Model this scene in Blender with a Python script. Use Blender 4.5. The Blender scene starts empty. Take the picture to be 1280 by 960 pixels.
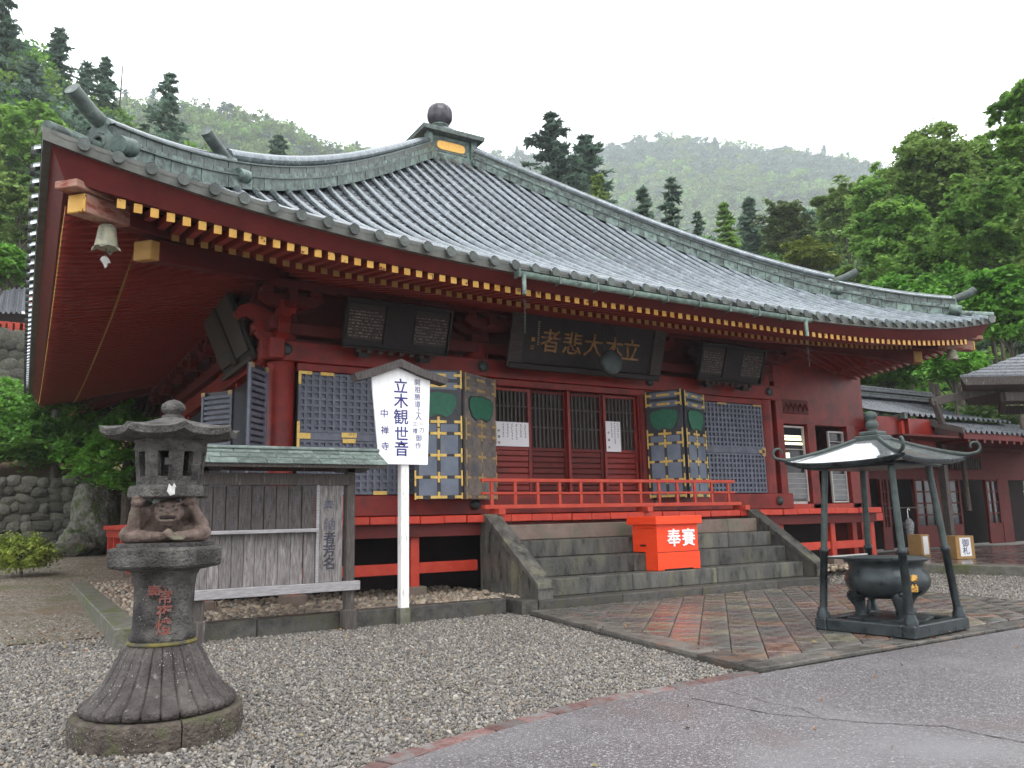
import bpy, bmesh, math, random
import numpy as np
from mathutils import Vector, Matrix, Euler
random.seed(7); rng = np.random.default_rng(7)
S = bpy.context.scene
COL = S.collection
R = math.radians
# ---------------------------------------------------------------- camera
FPX, YAW, PIT, ROL, EYE = 1005.0, .5446, .1663, -.0229, 1.35
cy, sy = math.cos(YAW), math.sin(YAW)
fw = Vector((sy*math.cos(PIT), cy*math.cos(PIT), math.sin(PIT)))
rt = Vector((cy, -sy, 0)); up = rt.cross(fw)
c_, s_ = math.cos(ROL), math.sin(ROL)
rt2 = c_*rt + s_*up; up2 = -s_*rt + c_*up
cam_d = bpy.data.cameras.new('camera'); cam = bpy.data.objects.new('camera', cam_d); COL.objects.link(cam)
cam_d.sensor_width = 36; cam_d.lens = FPX/1280*36; cam_d.clip_end = 3000; cam_d.clip_start = .05
cam.matrix_world = Matrix(((rt2.x, up2.x, -fw.x, 0), (rt2.y, up2.y, -fw.y, 0), (rt2.z, up2.z, -fw.z, EYE), (0, 0, 0, 1)))
S.camera = cam
# ---------------------------------------------------------------- world, sun, exposure
SUN_EL, SUN_AZ = R(58), R(200)       # azimuth of the sun, clockwise from +Y
W = bpy.data.worlds.new('World'); S.world = W; W.use_nodes = True
nt = W.node_tree; nt.nodes.clear()
wo = nt.nodes.new('ShaderNodeOutputWorld'); bg = nt.nodes.new('ShaderNodeBackground')
sk = nt.nodes.new('ShaderNodeTexSky'); sk.sky_type = 'NISHITA'; sk.sun_disc = False
sk.sun_elevation = SUN_EL; sk.sun_rotation = SUN_AZ; sk.air_density = 1; sk.dust_density = 6; sk.ozone_density = 1
mx = nt.nodes.new('ShaderNodeMix'); mx.data_type = 'RGBA'
tc = nt.nodes.new('ShaderNodeTexCoord'); no = nt.nodes.new('ShaderNodeTexNoise'); no.inputs['Scale'].default_value = 2.5; no.inputs['Detail'].default_value = 3
cr = nt.nodes.new('ShaderNodeMapRange'); cr.inputs[1].default_value = .3; cr.inputs[2].default_value = .7; cr.inputs[3].default_value = 17.5; cr.inputs[4].default_value = 20
cc = nt.nodes.new('ShaderNodeCombineColor')
mul = [nt.nodes.new('ShaderNodeMath') for _ in range(3)]
nt.links.new(tc.outputs['Generated'], no.inputs['Vector']); nt.links.new(no.outputs['Fac'], cr.inputs[0])
for m_, v_ in zip(mul, (.975, .99, 1.02)):
    m_.operation = 'MULTIPLY'; m_.inputs[1].default_value = v_; nt.links.new(cr.outputs[0], m_.inputs[0])
for k in range(3): nt.links.new(mul[k].outputs[0], cc.inputs[k])
mx.inputs[0].default_value = .9            # cloud cover over the clear sky
nt.links.new(sk.outputs[0], mx.inputs[6]); nt.links.new(cc.outputs[0], mx.inputs[7])
nt.links.new(mx.outputs[2], bg.inputs[0]); bg.inputs[1].default_value = .11
nt.links.new(bg.outputs[0], wo.inputs[0])
sd = bpy.data.lights.new('sun', 'SUN'); so = bpy.data.objects.new('sun', sd); COL.objects.link(so)
sd.energy = 1.0; sd.angle = R(25); sd.color = (1, .97, .93)
so.rotation_euler = Vector((-math.sin(SUN_AZ)*math.cos(SUN_EL), -math.cos(SUN_AZ)*math.cos(SUN_EL), -math.sin(SUN_EL))).to_track_quat('-Z', 'Y').to_euler()
S.view_settings.view_transform = 'Standard'; S.view_settings.look = 'None'
S.view_settings.exposure = .3; S.view_settings.gamma = 1
S.cycles.max_bounces = 6; S.cycles.volume_bounces = 2; S.cycles.transparent_max_bounces = 8
S.cycles.use_denoising = True

def ray(x, y): return rt2*((x-640)/FPX) + up2*((480-y)/FPX) + fw
def atY(x, y, Y): d = ray(x, y); t = Y/d.y; return Vector((d.x*t, Y, d.z*t+EYE))
def atZ(x, y, z): d = ray(x, y); t = (z-EYE)/d.z; return Vector((d.x*t, d.y*t, z))
def atD(x, y, D): d = ray(x, y); t = D/math.hypot(d.x, d.y); return Vector((d.x*t, d.y*t, d.z*t+EYE))
# ---------------------------------------------------------------- materials
MATS = {}
def mat(name, col, rough=.6, col2=None, scale=6, detail=5, bump=.0, bscale=None, metal=0, spec=.3, rvar=0, lo=.35, hi=.65,
        stretch=(1, 1, 1), col3=None, scale3=1.2, t3=(.5, .62), rough3=None, emit=None, rrange=None, bdist=.02):
    if name in MATS: return MATS[name]
    m = bpy.data.materials.new(name); m.use_nodes = True; n = m.node_tree.nodes; l = m.node_tree.links
    b = n['Principled BSDF']; b.inputs['Roughness'].default_value = rough; b.inputs['Metallic'].default_value = metal
    b.inputs['Specular IOR Level'].default_value = spec
    tcn = n.new('ShaderNodeTexCoord'); mp = n.new('ShaderNodeMapping'); l.new(tcn.outputs['Object'], mp.inputs[0]); mp.inputs['Scale'].default_value = stretch
    oi = n.new('ShaderNodeObjectInfo')
    va = n.new('ShaderNodeVectorMath'); va.operation = 'MULTIPLY_ADD'; cmb = n.new('ShaderNodeCombineXYZ')
    for k in range(3): l.new(oi.outputs['Random'], cmb.inputs[k])
    l.new(cmb.outputs[0], va.inputs[0]); va.inputs[1].default_value = (37, 53, 71); l.new(mp.outputs[0], va.inputs[2])
    c2 = col2 or tuple(min(1, c*1.5) for c in col)
    nz = n.new('ShaderNodeTexNoise'); nz.inputs['Scale'].default_value = scale; nz.inputs['Detail'].default_value = detail; nz.inputs['Roughness'].default_value = .62
    l.new(va.outputs[0], nz.inputs['Vector'])
    mr = n.new('ShaderNodeMapRange'); mr.inputs[1].default_value = lo; mr.inputs[2].default_value = hi; l.new(nz.outputs['Fac'], mr.inputs[0])
    mix = n.new('ShaderNodeMix'); mix.data_type = 'RGBA'; l.new(mr.outputs[0], mix.inputs[0])
    mix.inputs[6].default_value = (*col, 1); mix.inputs[7].default_value = (*c2, 1); out = mix.outputs[2]
    if col3:
        n3 = n.new('ShaderNodeTexNoise'); n3.inputs['Scale'].default_value = scale3; n3.inputs['Detail'].default_value = 6; n3.inputs['Roughness'].default_value = .65
        l.new(va.outputs[0], n3.inputs['Vector'])
        r3 = n.new('ShaderNodeMapRange'); r3.inputs[1].default_value = t3[0]; r3.inputs[2].default_value = t3[1]; l.new(n3.outputs['Fac'], r3.inputs[0])
        m3 = n.new('ShaderNodeMix'); m3.data_type = 'RGBA'; l.new(r3.outputs[0], m3.inputs[0]); l.new(out, m3.inputs[6]); m3.inputs[7].default_value = (*col3, 1); out = m3.outputs[2]
        if rough3 is not None:
            q = n.new('ShaderNodeMapRange'); l.new(r3.outputs[0], q.inputs[0]); q.inputs[3].default_value = rough; q.inputs[4].default_value = rough3; l.new(q.outputs[0], b.inputs['Roughness'])
    if rvar:
        hs = n.new('ShaderNodeHueSaturation'); q = n.new('ShaderNodeMapRange'); l.new(oi.outputs['Random'], q.inputs[0])
        q.inputs[3].default_value = 1-rvar; q.inputs[4].default_value = 1+rvar; l.new(q.outputs[0], hs.inputs['Value']); l.new(out, hs.inputs['Color']); out = hs.outputs[0]
    l.new(out, b.inputs['Base Color'])
    if rrange:
        q = n.new('ShaderNodeMapRange'); l.new(nz.outputs['Fac'], q.inputs[0]); q.inputs[1].default_value = .35; q.inputs[2].default_value = .65
        q.inputs[3].default_value, q.inputs[4].default_value = rrange; l.new(q.outputs[0], b.inputs['Roughness'])
    if bump:
        nb = n.new('ShaderNodeTexNoise'); nb.inputs['Scale'].default_value = bscale or scale*3; nb.inputs['Detail'].default_value = 6; l.new(va.outputs[0], nb.inputs['Vector'])
        bp = n.new('ShaderNodeBump'); bp.inputs['Strength'].default_value = bump; bp.inputs['Distance'].default_value = bdist; l.new(nb.outputs['Fac'], bp.inputs['Height']); l.new(bp.outputs[0], b.inputs['Normal'])
    if emit: b.inputs['Emission Color'].default_value = (*emit[0], 1); b.inputs['Emission Strength'].default_value = emit[1]
    MATS[name] = m; return m
roofm = mat('copper_roof', (.1, .12, .135), .3, (.21, .24, .26), 5, bump=.16, rvar=.2, metal=.6, spec=.7, col3=(.12, .17, .15), scale3=2.2, t3=(.56, .74), rrange=(.12, .3))
endm = mat('roll_end', (.05, .06, .055), .5, (.09, .105, .095), 12, bump=.3, rvar=.3)
panm = mat('copper_pan', (.09, .1, .115), .3, (.26, .29, .32), 10, bump=.4, rvar=.2, metal=.5, rrange=(.14, .4))
patina = mat('green_patina', (.08, .115, .1), .42, (.17, .235, .205), 7, bump=.3, rvar=.3, col3=(.05, .06, .058), scale3=6, t3=(.48, .62))
gutterm = mat('gutter_patina', (.1, .15, .125), .5, (.22, .3, .26), 9, bump=.3, rvar=.12, col3=(.07, .08, .075), scale3=8, t3=(.55, .66))
patina_dk = mat('dark_patina', (.055, .07, .065), .38, (.11, .14, .125), 7, bump=.25, rvar=.2, col3=(.2, .26, .23), scale3=6, t3=(.58, .72))
fascia = mat('eave_metal', (.085, .09, .08), .5, (.14, .145, .13), 5, bump=.1)
red = mat('red_lacquer', (.17, .012, .008), .42, (.23, .02, .012), 3, bump=.12, bscale=14, col3=(.12, .012, .01), scale3=1.6)
red_dk = mat('dark_shaded_red_timber', (.085, .009, .008), .6, (.12, .014, .011), 4, bump=.15, bscale=16)  # dull red timber; shade under eaves and office roof is in the colour
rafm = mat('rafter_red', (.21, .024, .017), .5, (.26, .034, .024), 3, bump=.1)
red_sof = mat('shaded_soffit_red', (.045, .006, .005), .6, (.06, .008, .007), 3, bump=.1)  # darker than the rafters: shade between them is put into the colour
red_ver = mat('vermilion_paint', (.36, .027, .014), .42, (.44, .045, .022), 5, bump=.2, bscale=20, rvar=.1, col3=(.5, .15, .1), scale3=9, t3=(.66, .72))
red_rail = mat('rail_paint', (.36, .038, .02), .5, (.44, .06, .032), 6, bump=.1)
boxred = mat('box_red', (.78, .05, .009), .42, (.84, .065, .013), 4, bump=.15, bscale=12, stretch=(.6, .6, 5), col3=(.6, .07, .03), scale3=6, t3=(.62, .74))
barewood = mat('bare_pink_wood', (.3, .15, .11), .7, (.42, .25, .19), 8, bump=.2, stretch=(1, 1, 4), col3=(.24, .05, .03), scale3=3)
gold = mat('gold_cap', (.5, .26, .04), .42, (.62, .37, .09), 5, metal=.15, rvar=.1, col3=(.1, .014, .01), scale3=9, t3=(.6, .62), rough3=.6)
gold_dull = mat('dull_gold_cap', (.34, .19, .05), .55, (.42, .25, .08), 8, rvar=.15)
brass = mat('brass_fitting', (.62, .42, .1), .42, (.75, .55, .18), 20, metal=.35, bump=.3, bscale=60, col3=(.35, .24, .08), scale3=12, t3=(.55, .7))
brass_old = mat('tarnished_fitting', (.34, .24, .1), .5, (.45, .33, .15), 14, metal=.2)
gilt_old = mat('old_gilt', (.26, .14, .05), .55, (.38, .22, .08), 14, metal=.2, col3=(.12, .07, .04), scale3=10)
gilt = mat('gilt_letter', (.62, .33, .08), .45, (.75, .45, .12), 14, metal=.3)
black = mat('black_lacquer', (.02, .022, .028), .28, (.035, .038, .048), 4, bump=.08)
slate = mat('blue_black_lattice', (.1, .115, .15), .42, (.16, .18, .225), 6, bump=.15, rvar=.12)
slate_p = mat('lacquer_panel', (.11, .14, .19), .3, (.17, .21, .27), 2.5, bump=.05, col3=(.22, .22, .22), scale3=3, t3=(.55, .75))
oldpanel = mat('worn_panel', (.13, .115, .1), .5, (.22, .19, .16), 6, bump=.15, col3=(.09, .095, .11), scale3=2.4)
dark = mat('dark_interior', (.012, .008, .008), .9, (.02, .012, .012), 2)  # near-black; also stands in for shade in openings and under the floor
greenf = mat('green_fan', (.02, .12, .07), .5, (.03, .16, .095), 12, bump=.1)
plaqw = mat('plaque_wood', (.03, .025, .022), .6, (.055, .046, .04), 5, stretch=(1, 6, 6), bump=.2)
plaqd = mat('plaque_dark', (.01, .008, .007), .55, (.02, .016, .014), 4, bump=.12)
plaqt = mat('plaque_mark', (.11, .1, .085), .6, (.3, .27, .22), 30)
bronze = mat('bronze', (.022, .028, .031), .3, (.05, .06, .063), 7, metal=.5, bump=.15, bscale=25, rrange=(.24, .45))
bronze_g = mat('weathered_bronze', (.035, .045, .043), .42, (.07, .09, .085), 10, metal=.35, bump=.25, rrange=(.35, .6))
cenroof = mat('polished_copper', (.5, .52, .53), .12, (.62, .64, .64), 3, metal=.85, bump=.02, rrange=(.07, .17))
bellm = mat('bell_bronze', (.3, .3, .22), .5, (.42, .4, .28), 18, metal=.2, bump=.4, col3=(.2, .22, .18), scale3=8)
stone = mat('dark_andesite', (.035, .036, .033), .5, (.1, .098, .088), 5, bump=.5, bscale=40, rvar=.22, col3=(.13, .125, .085), scale3=1.8, t3=(.52, .68), rrange=(.22, .6), stretch=(1.4, 1.4, .5))
stone_r = mat('reddish_stone', (.12, .085, .07), .5, (.19, .14, .115), 6, bump=.4, bscale=40, rvar=.1, col3=(.1, .1, .07), scale3=3)
curbm = mat('mossy_kerb', (.085, .085, .07), .7, (.16, .155, .13), 8, bump=.6, bscale=30, col3=(.085, .1, .03), scale3=2.5, t3=(.5, .66))
curb_dk = mat('dark_kerb', (.035, .034, .032), .5, (.085, .08, .072), 10, bump=.5, bscale=35, rvar=.2, col3=(.07, .066, .045), scale3=3)
lanm = mat('lantern_stone', (.05, .046, .043), .7, (.15, .142, .13), 20, bump=1, bscale=60, col3=(.032, .029, .028), scale3=5, t3=(.48, .6), bdist=.03)
lanr = mat('lantern_purple_stone', (.042, .035, .034), .65, (.1, .088, .082), 7, bump=1, bscale=45, col3=(.22, .21, .19), scale3=16, t3=(.62, .74), bdist=.025)
lanb = mat('lantern_moss_stone', (.05, .038, .032), .8, (.12, .1, .08), 12, bump=1, bscale=40, col3=(.06, .07, .025), scale3=6, t3=(.52, .66), bdist=.03)
lanf = mat('figure_stone', (.085, .06, .05), .75, (.17, .125, .105), 14, bump=.9, bscale=60, col3=(.11, .125, .08), scale3=4, t3=(.55, .7), bdist=.01)
lichen = mat('white_lichen', (.4, .4, .37), .9, (.6, .6, .57), 30)
redpaint = mat('faded_red_letter', (.22, .045, .03), .8, (.16, .08, .07), 40, col3=(.13, .12, .115), scale3=30, t3=(.5, .6))
oldwood = mat('grey_weathered_board', (.1, .09, .085), .8, (.24, .22, .215), 9, stretch=(6, 6, .8), bump=.5, rvar=.16, col3=(.36, .35, .36), scale3=2.2, t3=(.55, .8), bscale=30)
oldwood_d = mat('brown_weathered_board', (.035, .03, .029), .8, (.09, .078, .076), 9, stretch=(6, 6, .8), bump=.5, rvar=.15, bscale=30)
greywood = mat('pale_rail_wood', (.22, .21, .215), .75, (.34, .33, .335), 10, stretch=(.8, 6, 6), bump=.4)
postwood = mat('dark_post_wood', (.05, .042, .037), .75, (.1, .088, .08), 9, stretch=(6, 6, .7), bump=.4, col3=(.24, .23, .22), scale3=4, t3=(.6, .72))
shing = mat('green_shingle', (.085, .11, .1), .5, (.17, .21, .19), 10, bump=.35, rvar=.22, col3=(.32, .35, .32), scale3=8, t3=(.6, .72))
white = mat('white_paint', (.78, .78, .77), .5, (.86, .86, .86), 5, bump=.12, bscale=30, stretch=(5, 5, .7), col3=(.7, .69, .66), scale3=3, t3=(.58, .75))
whitep = mat('worn_white_post', (.72, .72, .7), .55, (.8, .8, .78), 4, bump=.15, col3=(.42, .43, .38), scale3=7, t3=(.58, .7), stretch=(3, 3, .7))
ink = mat('navy_ink', (.02, .02, .13), .5, (.035, .035, .2), 20)
inkb = mat('black_ink', (.025, .025, .035), .6, (.05, .05, .07), 20)
inkf = mat('faded_ink', (.06, .06, .09), .8, (.13, .125, .14), 20)
paper = mat('notice_paper', (.68, .69, .72), .6, (.73, .74, .76), 3)
riverst = mat('tan_river_stone', (.27, .21, .15), .6, (.46, .39, .3), 1.3, bump=.2)
mortar = mat('wall_core', (.035, .035, .03), .9, (.06, .06, .05), 8)
wallst = mat('field_stone', (.045, .045, .038), .85, (.12, .115, .1), 5, bump=.8, bscale=20, rvar=.4, col3=(.06, .075, .03), scale3=2, t3=(.5, .68))
bouldm = mat('mossy_boulder', (.08, .08, .068), .85, (.2, .195, .17), 9, bump=1, bscale=14, col3=(.05, .07, .02), scale3=3, t3=(.45, .6), bdist=.06)
barkm = mat('bark', (.06, .05, .04), .9, (.13, .11, .09), 8, bump=.6, stretch=(3, 3, .6))
card = mat('cardboard', (.34, .2, .07), .7, (.4, .25, .1), 4)
glassd = mat('dark_window_glass', (.02, .022, .026), .08, (.035, .038, .042), 2)
greyslat = mat('grey_slat', (.17, .185, .19), .4, (.22, .235, .24), 5)
alum = mat('pale_window_frame', (.5, .48, .45), .5, (.58, .56, .52), 6)
umbm = mat('clear_umbrella_film', (.08, .085, .09), .2, (.3, .31, .33), 22)
tilem = mat('grey_roof_tile', (.06, .065, .075), .35, (.14, .15, .165), 16, bump=.6, bscale=22, rvar=.25, rrange=(.22, .5))
lampm = mat('lit_lamp', (.9, .85, .6), .5, emit=((1, .93, .62), 1.6))
brickm = mat('border_brick', (.11, .055, .05), .7, (.17, .1, .09), 14, bump=.5, rvar=.3, col3=(.15, .14, .135), scale3=5, t3=(.46, .6))
# paver: each piece picks its own stone colour
def paver_mat():
    m = bpy.data.materials.new('wet_paver'); m.use_nodes = True; n = m.node_tree.nodes; l = m.node_tree.links; b = n['Principled BSDF']
    oi = n.new('ShaderNodeObjectInfo'); cr = n.new('ShaderNodeValToRGB'); l.new(oi.outputs['Random'], cr.inputs[0])
    cols = [(0, (.075, .075, .066)), (.2, (.1, .095, .085)), (.38, (.13, .09, .08)), (.5, (.085, .08, .08)), (.62, (.12, .1, .07)), (.72, (.08, .08, .08)), (.8, (.15, .09, .065)), (.9, (.15, .14, .1)), (1, (.1, .088, .08))]
    cr.color_ramp.elements[0].color = (*cols[0][1], 1); cr.color_ramp.elements[1].color = (*cols[-1][1], 1)
    for p, c in cols[1:-1]: e = cr.color_ramp.elements.new(p); e.color = (*c, 1)
    tc = n.new('ShaderNodeTexCoord'); nz = n.new('ShaderNodeTexNoise'); nz.inputs['Scale'].default_value = 9; nz.inputs['Detail'].default_value = 8; l.new(tc.outputs['Object'], nz.inputs[0])
    mr = n.new('ShaderNodeMapRange'); mr.inputs[1].default_value = .3; mr.inputs[2].default_value = .7; mr.inputs[3].default_value = .65; mr.inputs[4].default_value = 1.35; l.new(nz.outputs[0], mr.inputs[0])
    hs = n.new('ShaderNodeHueSaturation'); l.new(mr.outputs[0], hs.inputs['Value']); l.new(cr.outputs[0], hs.inputs['Color']); l.new(hs.outputs[0], b.inputs['Base Color'])
    r2 = n.new('ShaderNodeMapRange'); r2.inputs[1].default_value = .4; r2.inputs[2].default_value = .6; r2.inputs[3].default_value = .22; r2.inputs[4].default_value = .5
    n2 = n.new('ShaderNodeTexNoise'); n2.inputs['Scale'].default_value = 3; l.new(tc.outputs['Object'], n2.inputs[0]); l.new(n2.outputs[0], r2.inputs[0]); l.new(r2.outputs[0], b.inputs['Roughness'])
    bp = n.new('ShaderNodeBump'); bp.inputs['Strength'].default_value = .35; bp.inputs['Distance'].default_value = .02; l.new(nz.outputs[0], bp.inputs['Height']); l.new(bp.outputs[0], b.inputs['Normal'])
    return m
paverm = paver_mat()
borderm = mat('border_slab_stone', (.06, .058, .052), .45, (.13, .12, .105), 6, bump=.6, rvar=.3, col3=(.16, .1, .07), scale3=2, t3=(.56, .66), rrange=(.25, .6))
def ground_mat(name, stops, vscale, rough=.8, big=None, bump=.8, bdist=.02, rr=None):
    m = bpy.data.materials.new(name); m.use_nodes = True; n = m.node_tree.nodes; l = m.node_tree.links; b = n['Principled BSDF']
    tc = n.new('ShaderNodeTexCoord'); vo = n.new('ShaderNodeTexVoronoi'); vo.inputs['Scale'].default_value = vscale; l.new(tc.outputs['Object'], vo.inputs['Vector'])
    sp = n.new('ShaderNodeSeparateColor'); l.new(vo.outputs['Color'], sp.inputs[0])
    cr = n.new('ShaderNodeValToRGB'); l.new(sp.outputs[0], cr.inputs[0])
    cr.color_ramp.elements[0].position = stops[0][0]; cr.color_ramp.elements[0].color = (*stops[0][1], 1); cr.color_ramp.elements[1].position = stops[-1][0]; cr.color_ramp.elements[1].color = (*stops[-1][1], 1)
    for p, c in stops[1:-1]: e = cr.color_ramp.elements.new(p); e.color = (*c, 1)
    out = cr.outputs[0]
    if big:
        for sc_, lo_, hi_, cl in big:
            nz = n.new('ShaderNodeTexNoise'); nz.inputs['Scale'].default_value = sc_; nz.inputs['Detail'].default_value = 6; nz.inputs['Roughness'].default_value = .6; l.new(tc.outputs['Object'], nz.inputs[0])
            mr = n.new('ShaderNodeMapRange'); mr.inputs[1].default_value = lo_; mr.inputs[2].default_value = hi_; l.new(nz.outputs[0], mr.inputs[0])
            mi = n.new('ShaderNodeMix'); mi.data_type = 'RGBA'; l.new(mr.outputs[0], mi.inputs[0]); l.new(out, mi.inputs[6]); mi.inputs[7].default_value = (*cl, 1); out = mi.outputs[2]
            if rr:
                q = n.new('ShaderNodeMapRange'); l.new(mr.outputs[0], q.inputs[0]); q.inputs[3].default_value, q.inputs[4].default_value = rr; l.new(q.outputs[0], b.inputs['Roughness'])
    l.new(out, b.inputs['Base Color'])
    if not rr: b.inputs['Roughness'].default_value = rough
    bp = n.new('ShaderNodeBump'); bp.inputs['Strength'].default_value = bump; bp.inputs['Distance'].default_value = bdist; bp.invert = True
    l.new(vo.outputs['Distance'], bp.inputs['Height']); l.new(bp.outputs[0], b.inputs['Normal'])
    return m
gravelm = ground_mat('gravel_bed', [(0, (.04, .037, .034)), (.35, (.11, .1, .095)), (.65, (.19, .175, .16)), (1, (.34, .32, .3))], 44, .75, big=[(.5, .52, .72, (.16, .135, .09))])
earthm = ground_mat('mossy_earth', [(0, (.06, .05, .035)), (.4, (.12, .1, .07)), (1, (.24, .21, .17))], 26, .9, big=[(.8, .52, .66, (.09, .085, .04)), (.5, .55, .7, (.14, .09, .055))], bump=.6)
asphm = ground_mat('old_asphalt', [(0, (.075, .069, .072)), (.45, (.115, .106, .11)), (.85, (.155, .145, .148)), (.93, (.24, .23, .23)), (1, (.36, .355, .355))], 95, .5,
                   big=[(.5, .5, .7, (.19, .184, .19)), (.9, .56, .72, (.12, .092, .088))], bump=.5, bdist=.006, rr=(.42, .55))
platm = ground_mat('wet_red_paving', [(0, (.1, .06, .055)), (1, (.15, .09, .08))], 3, .25, big=[(1.2, .45, .6, (.14, .12, .11))], bump=.1, rr=(.15, .35))
hillm = ground_mat('forest_floor', [(0, (.02, .03, .012)), (1, (.04, .055, .02))], .5, .95, bump=.2)
leafl = mat('leaf_litter', (.09, .045, .022), .95, (.16, .09, .045), 12, bump=.6, col3=(.09, .1, .03), scale3=1.2)
def leaf_mat(name, a, b_, c3, tr=.25):
    m = bpy.data.materials.new(name); m.use_nodes = True; n = m.node_tree.nodes; l = m.node_tree.links; b = n['Principled BSDF']
    tc = n.new('ShaderNodeTexCoord'); oi = n.new('ShaderNodeObjectInfo'); nz = n.new('ShaderNodeTexNoise'); nz.inputs['Scale'].default_value = .8; nz.inputs['Detail'].default_value = 5; l.new(tc.outputs['Object'], nz.inputs[0])
    mr = n.new('ShaderNodeMapRange'); mr.inputs[1].default_value = .36; mr.inputs[2].default_value = .64; l.new(nz.outputs[0], mr.inputs[0])
    mi = n.new('ShaderNodeMix'); mi.data_type = 'RGBA'; l.new(mr.outputs[0], mi.inputs[0]); mi.inputs[6].default_value = (*a, 1); mi.inputs[7].default_value = (*b_, 1)
    m2 = n.new('ShaderNodeMix'); m2.data_type = 'RGBA'; q = n.new('ShaderNodeMapRange'); q.inputs[1].default_value = .55; q.inputs[4].default_value = .9; l.new(oi.outputs['Random'], q.inputs[0]); l.new(q.outputs[0], m2.inputs[0]); l.new(mi.outputs[2], m2.inputs[6]); m2.inputs[7].default_value = (*c3, 1)
    geo = n.new('ShaderNodeNewGeometry'); hs = n.new('ShaderNodeHueSaturation'); q2 = n.new('ShaderNodeMapRange'); l.new(geo.outputs['Random Per Island'], q2.inputs[0]); q2.inputs[3].default_value = .7; q2.inputs[4].default_value = 1.35; q5 = n.new('ShaderNodeMapRange'); l.new(oi.outputs['Random'], q5.inputs[0]); q5.inputs[3].default_value = 1.2; q5.inputs[4].default_value = .72; mm = n.new('ShaderNodeMath'); mm.operation = 'MULTIPLY'; l.new(q2.outputs[0], mm.inputs[0]); l.new(q5.outputs[0], mm.inputs[1]); l.new(mm.outputs[0], hs.inputs['Value']); l.new(m2.outputs[2], hs.inputs['Color'])
    l.new(hs.outputs[0], b.inputs['Base Color']); b.inputs['Roughness'].default_value = .5; b.inputs['Specular IOR Level'].default_value = .35
    t = n.new('ShaderNodeBsdfTranslucent'); l.new(hs.outputs[0], t.inputs[0]); ms = n.new('ShaderNodeMixShader'); ms.inputs[0].default_value = tr
    l.new(b.outputs[0], ms.inputs[1]); l.new(t.outputs[0], ms.inputs[2]); l.new(ms.outputs[0], n['Material Output'].inputs[0])
    return m
leafA = leaf_mat('broad_leaf', (.1, .21, .04), (.24, .4, .08), (.26, .37, .1), .5)
leafB = leaf_mat('dark_needle', (.085, .145, .105), (.16, .24, .17), (.13, .2, .15), .45)
leafC = leaf_mat('maple_leaf', (.09, .24, .03), (.18, .38, .06), (.13, .3, .05), .45)
leafD = leaf_mat('olive_leaf', (.12, .2, .05), (.23, .32, .09), (.15, .2, .08), .45)
leafE = leaf_mat('yellow_shrub_leaf', (.13, .19, .03), (.26, .32, .055), (.22, .27, .04), .35)
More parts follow.
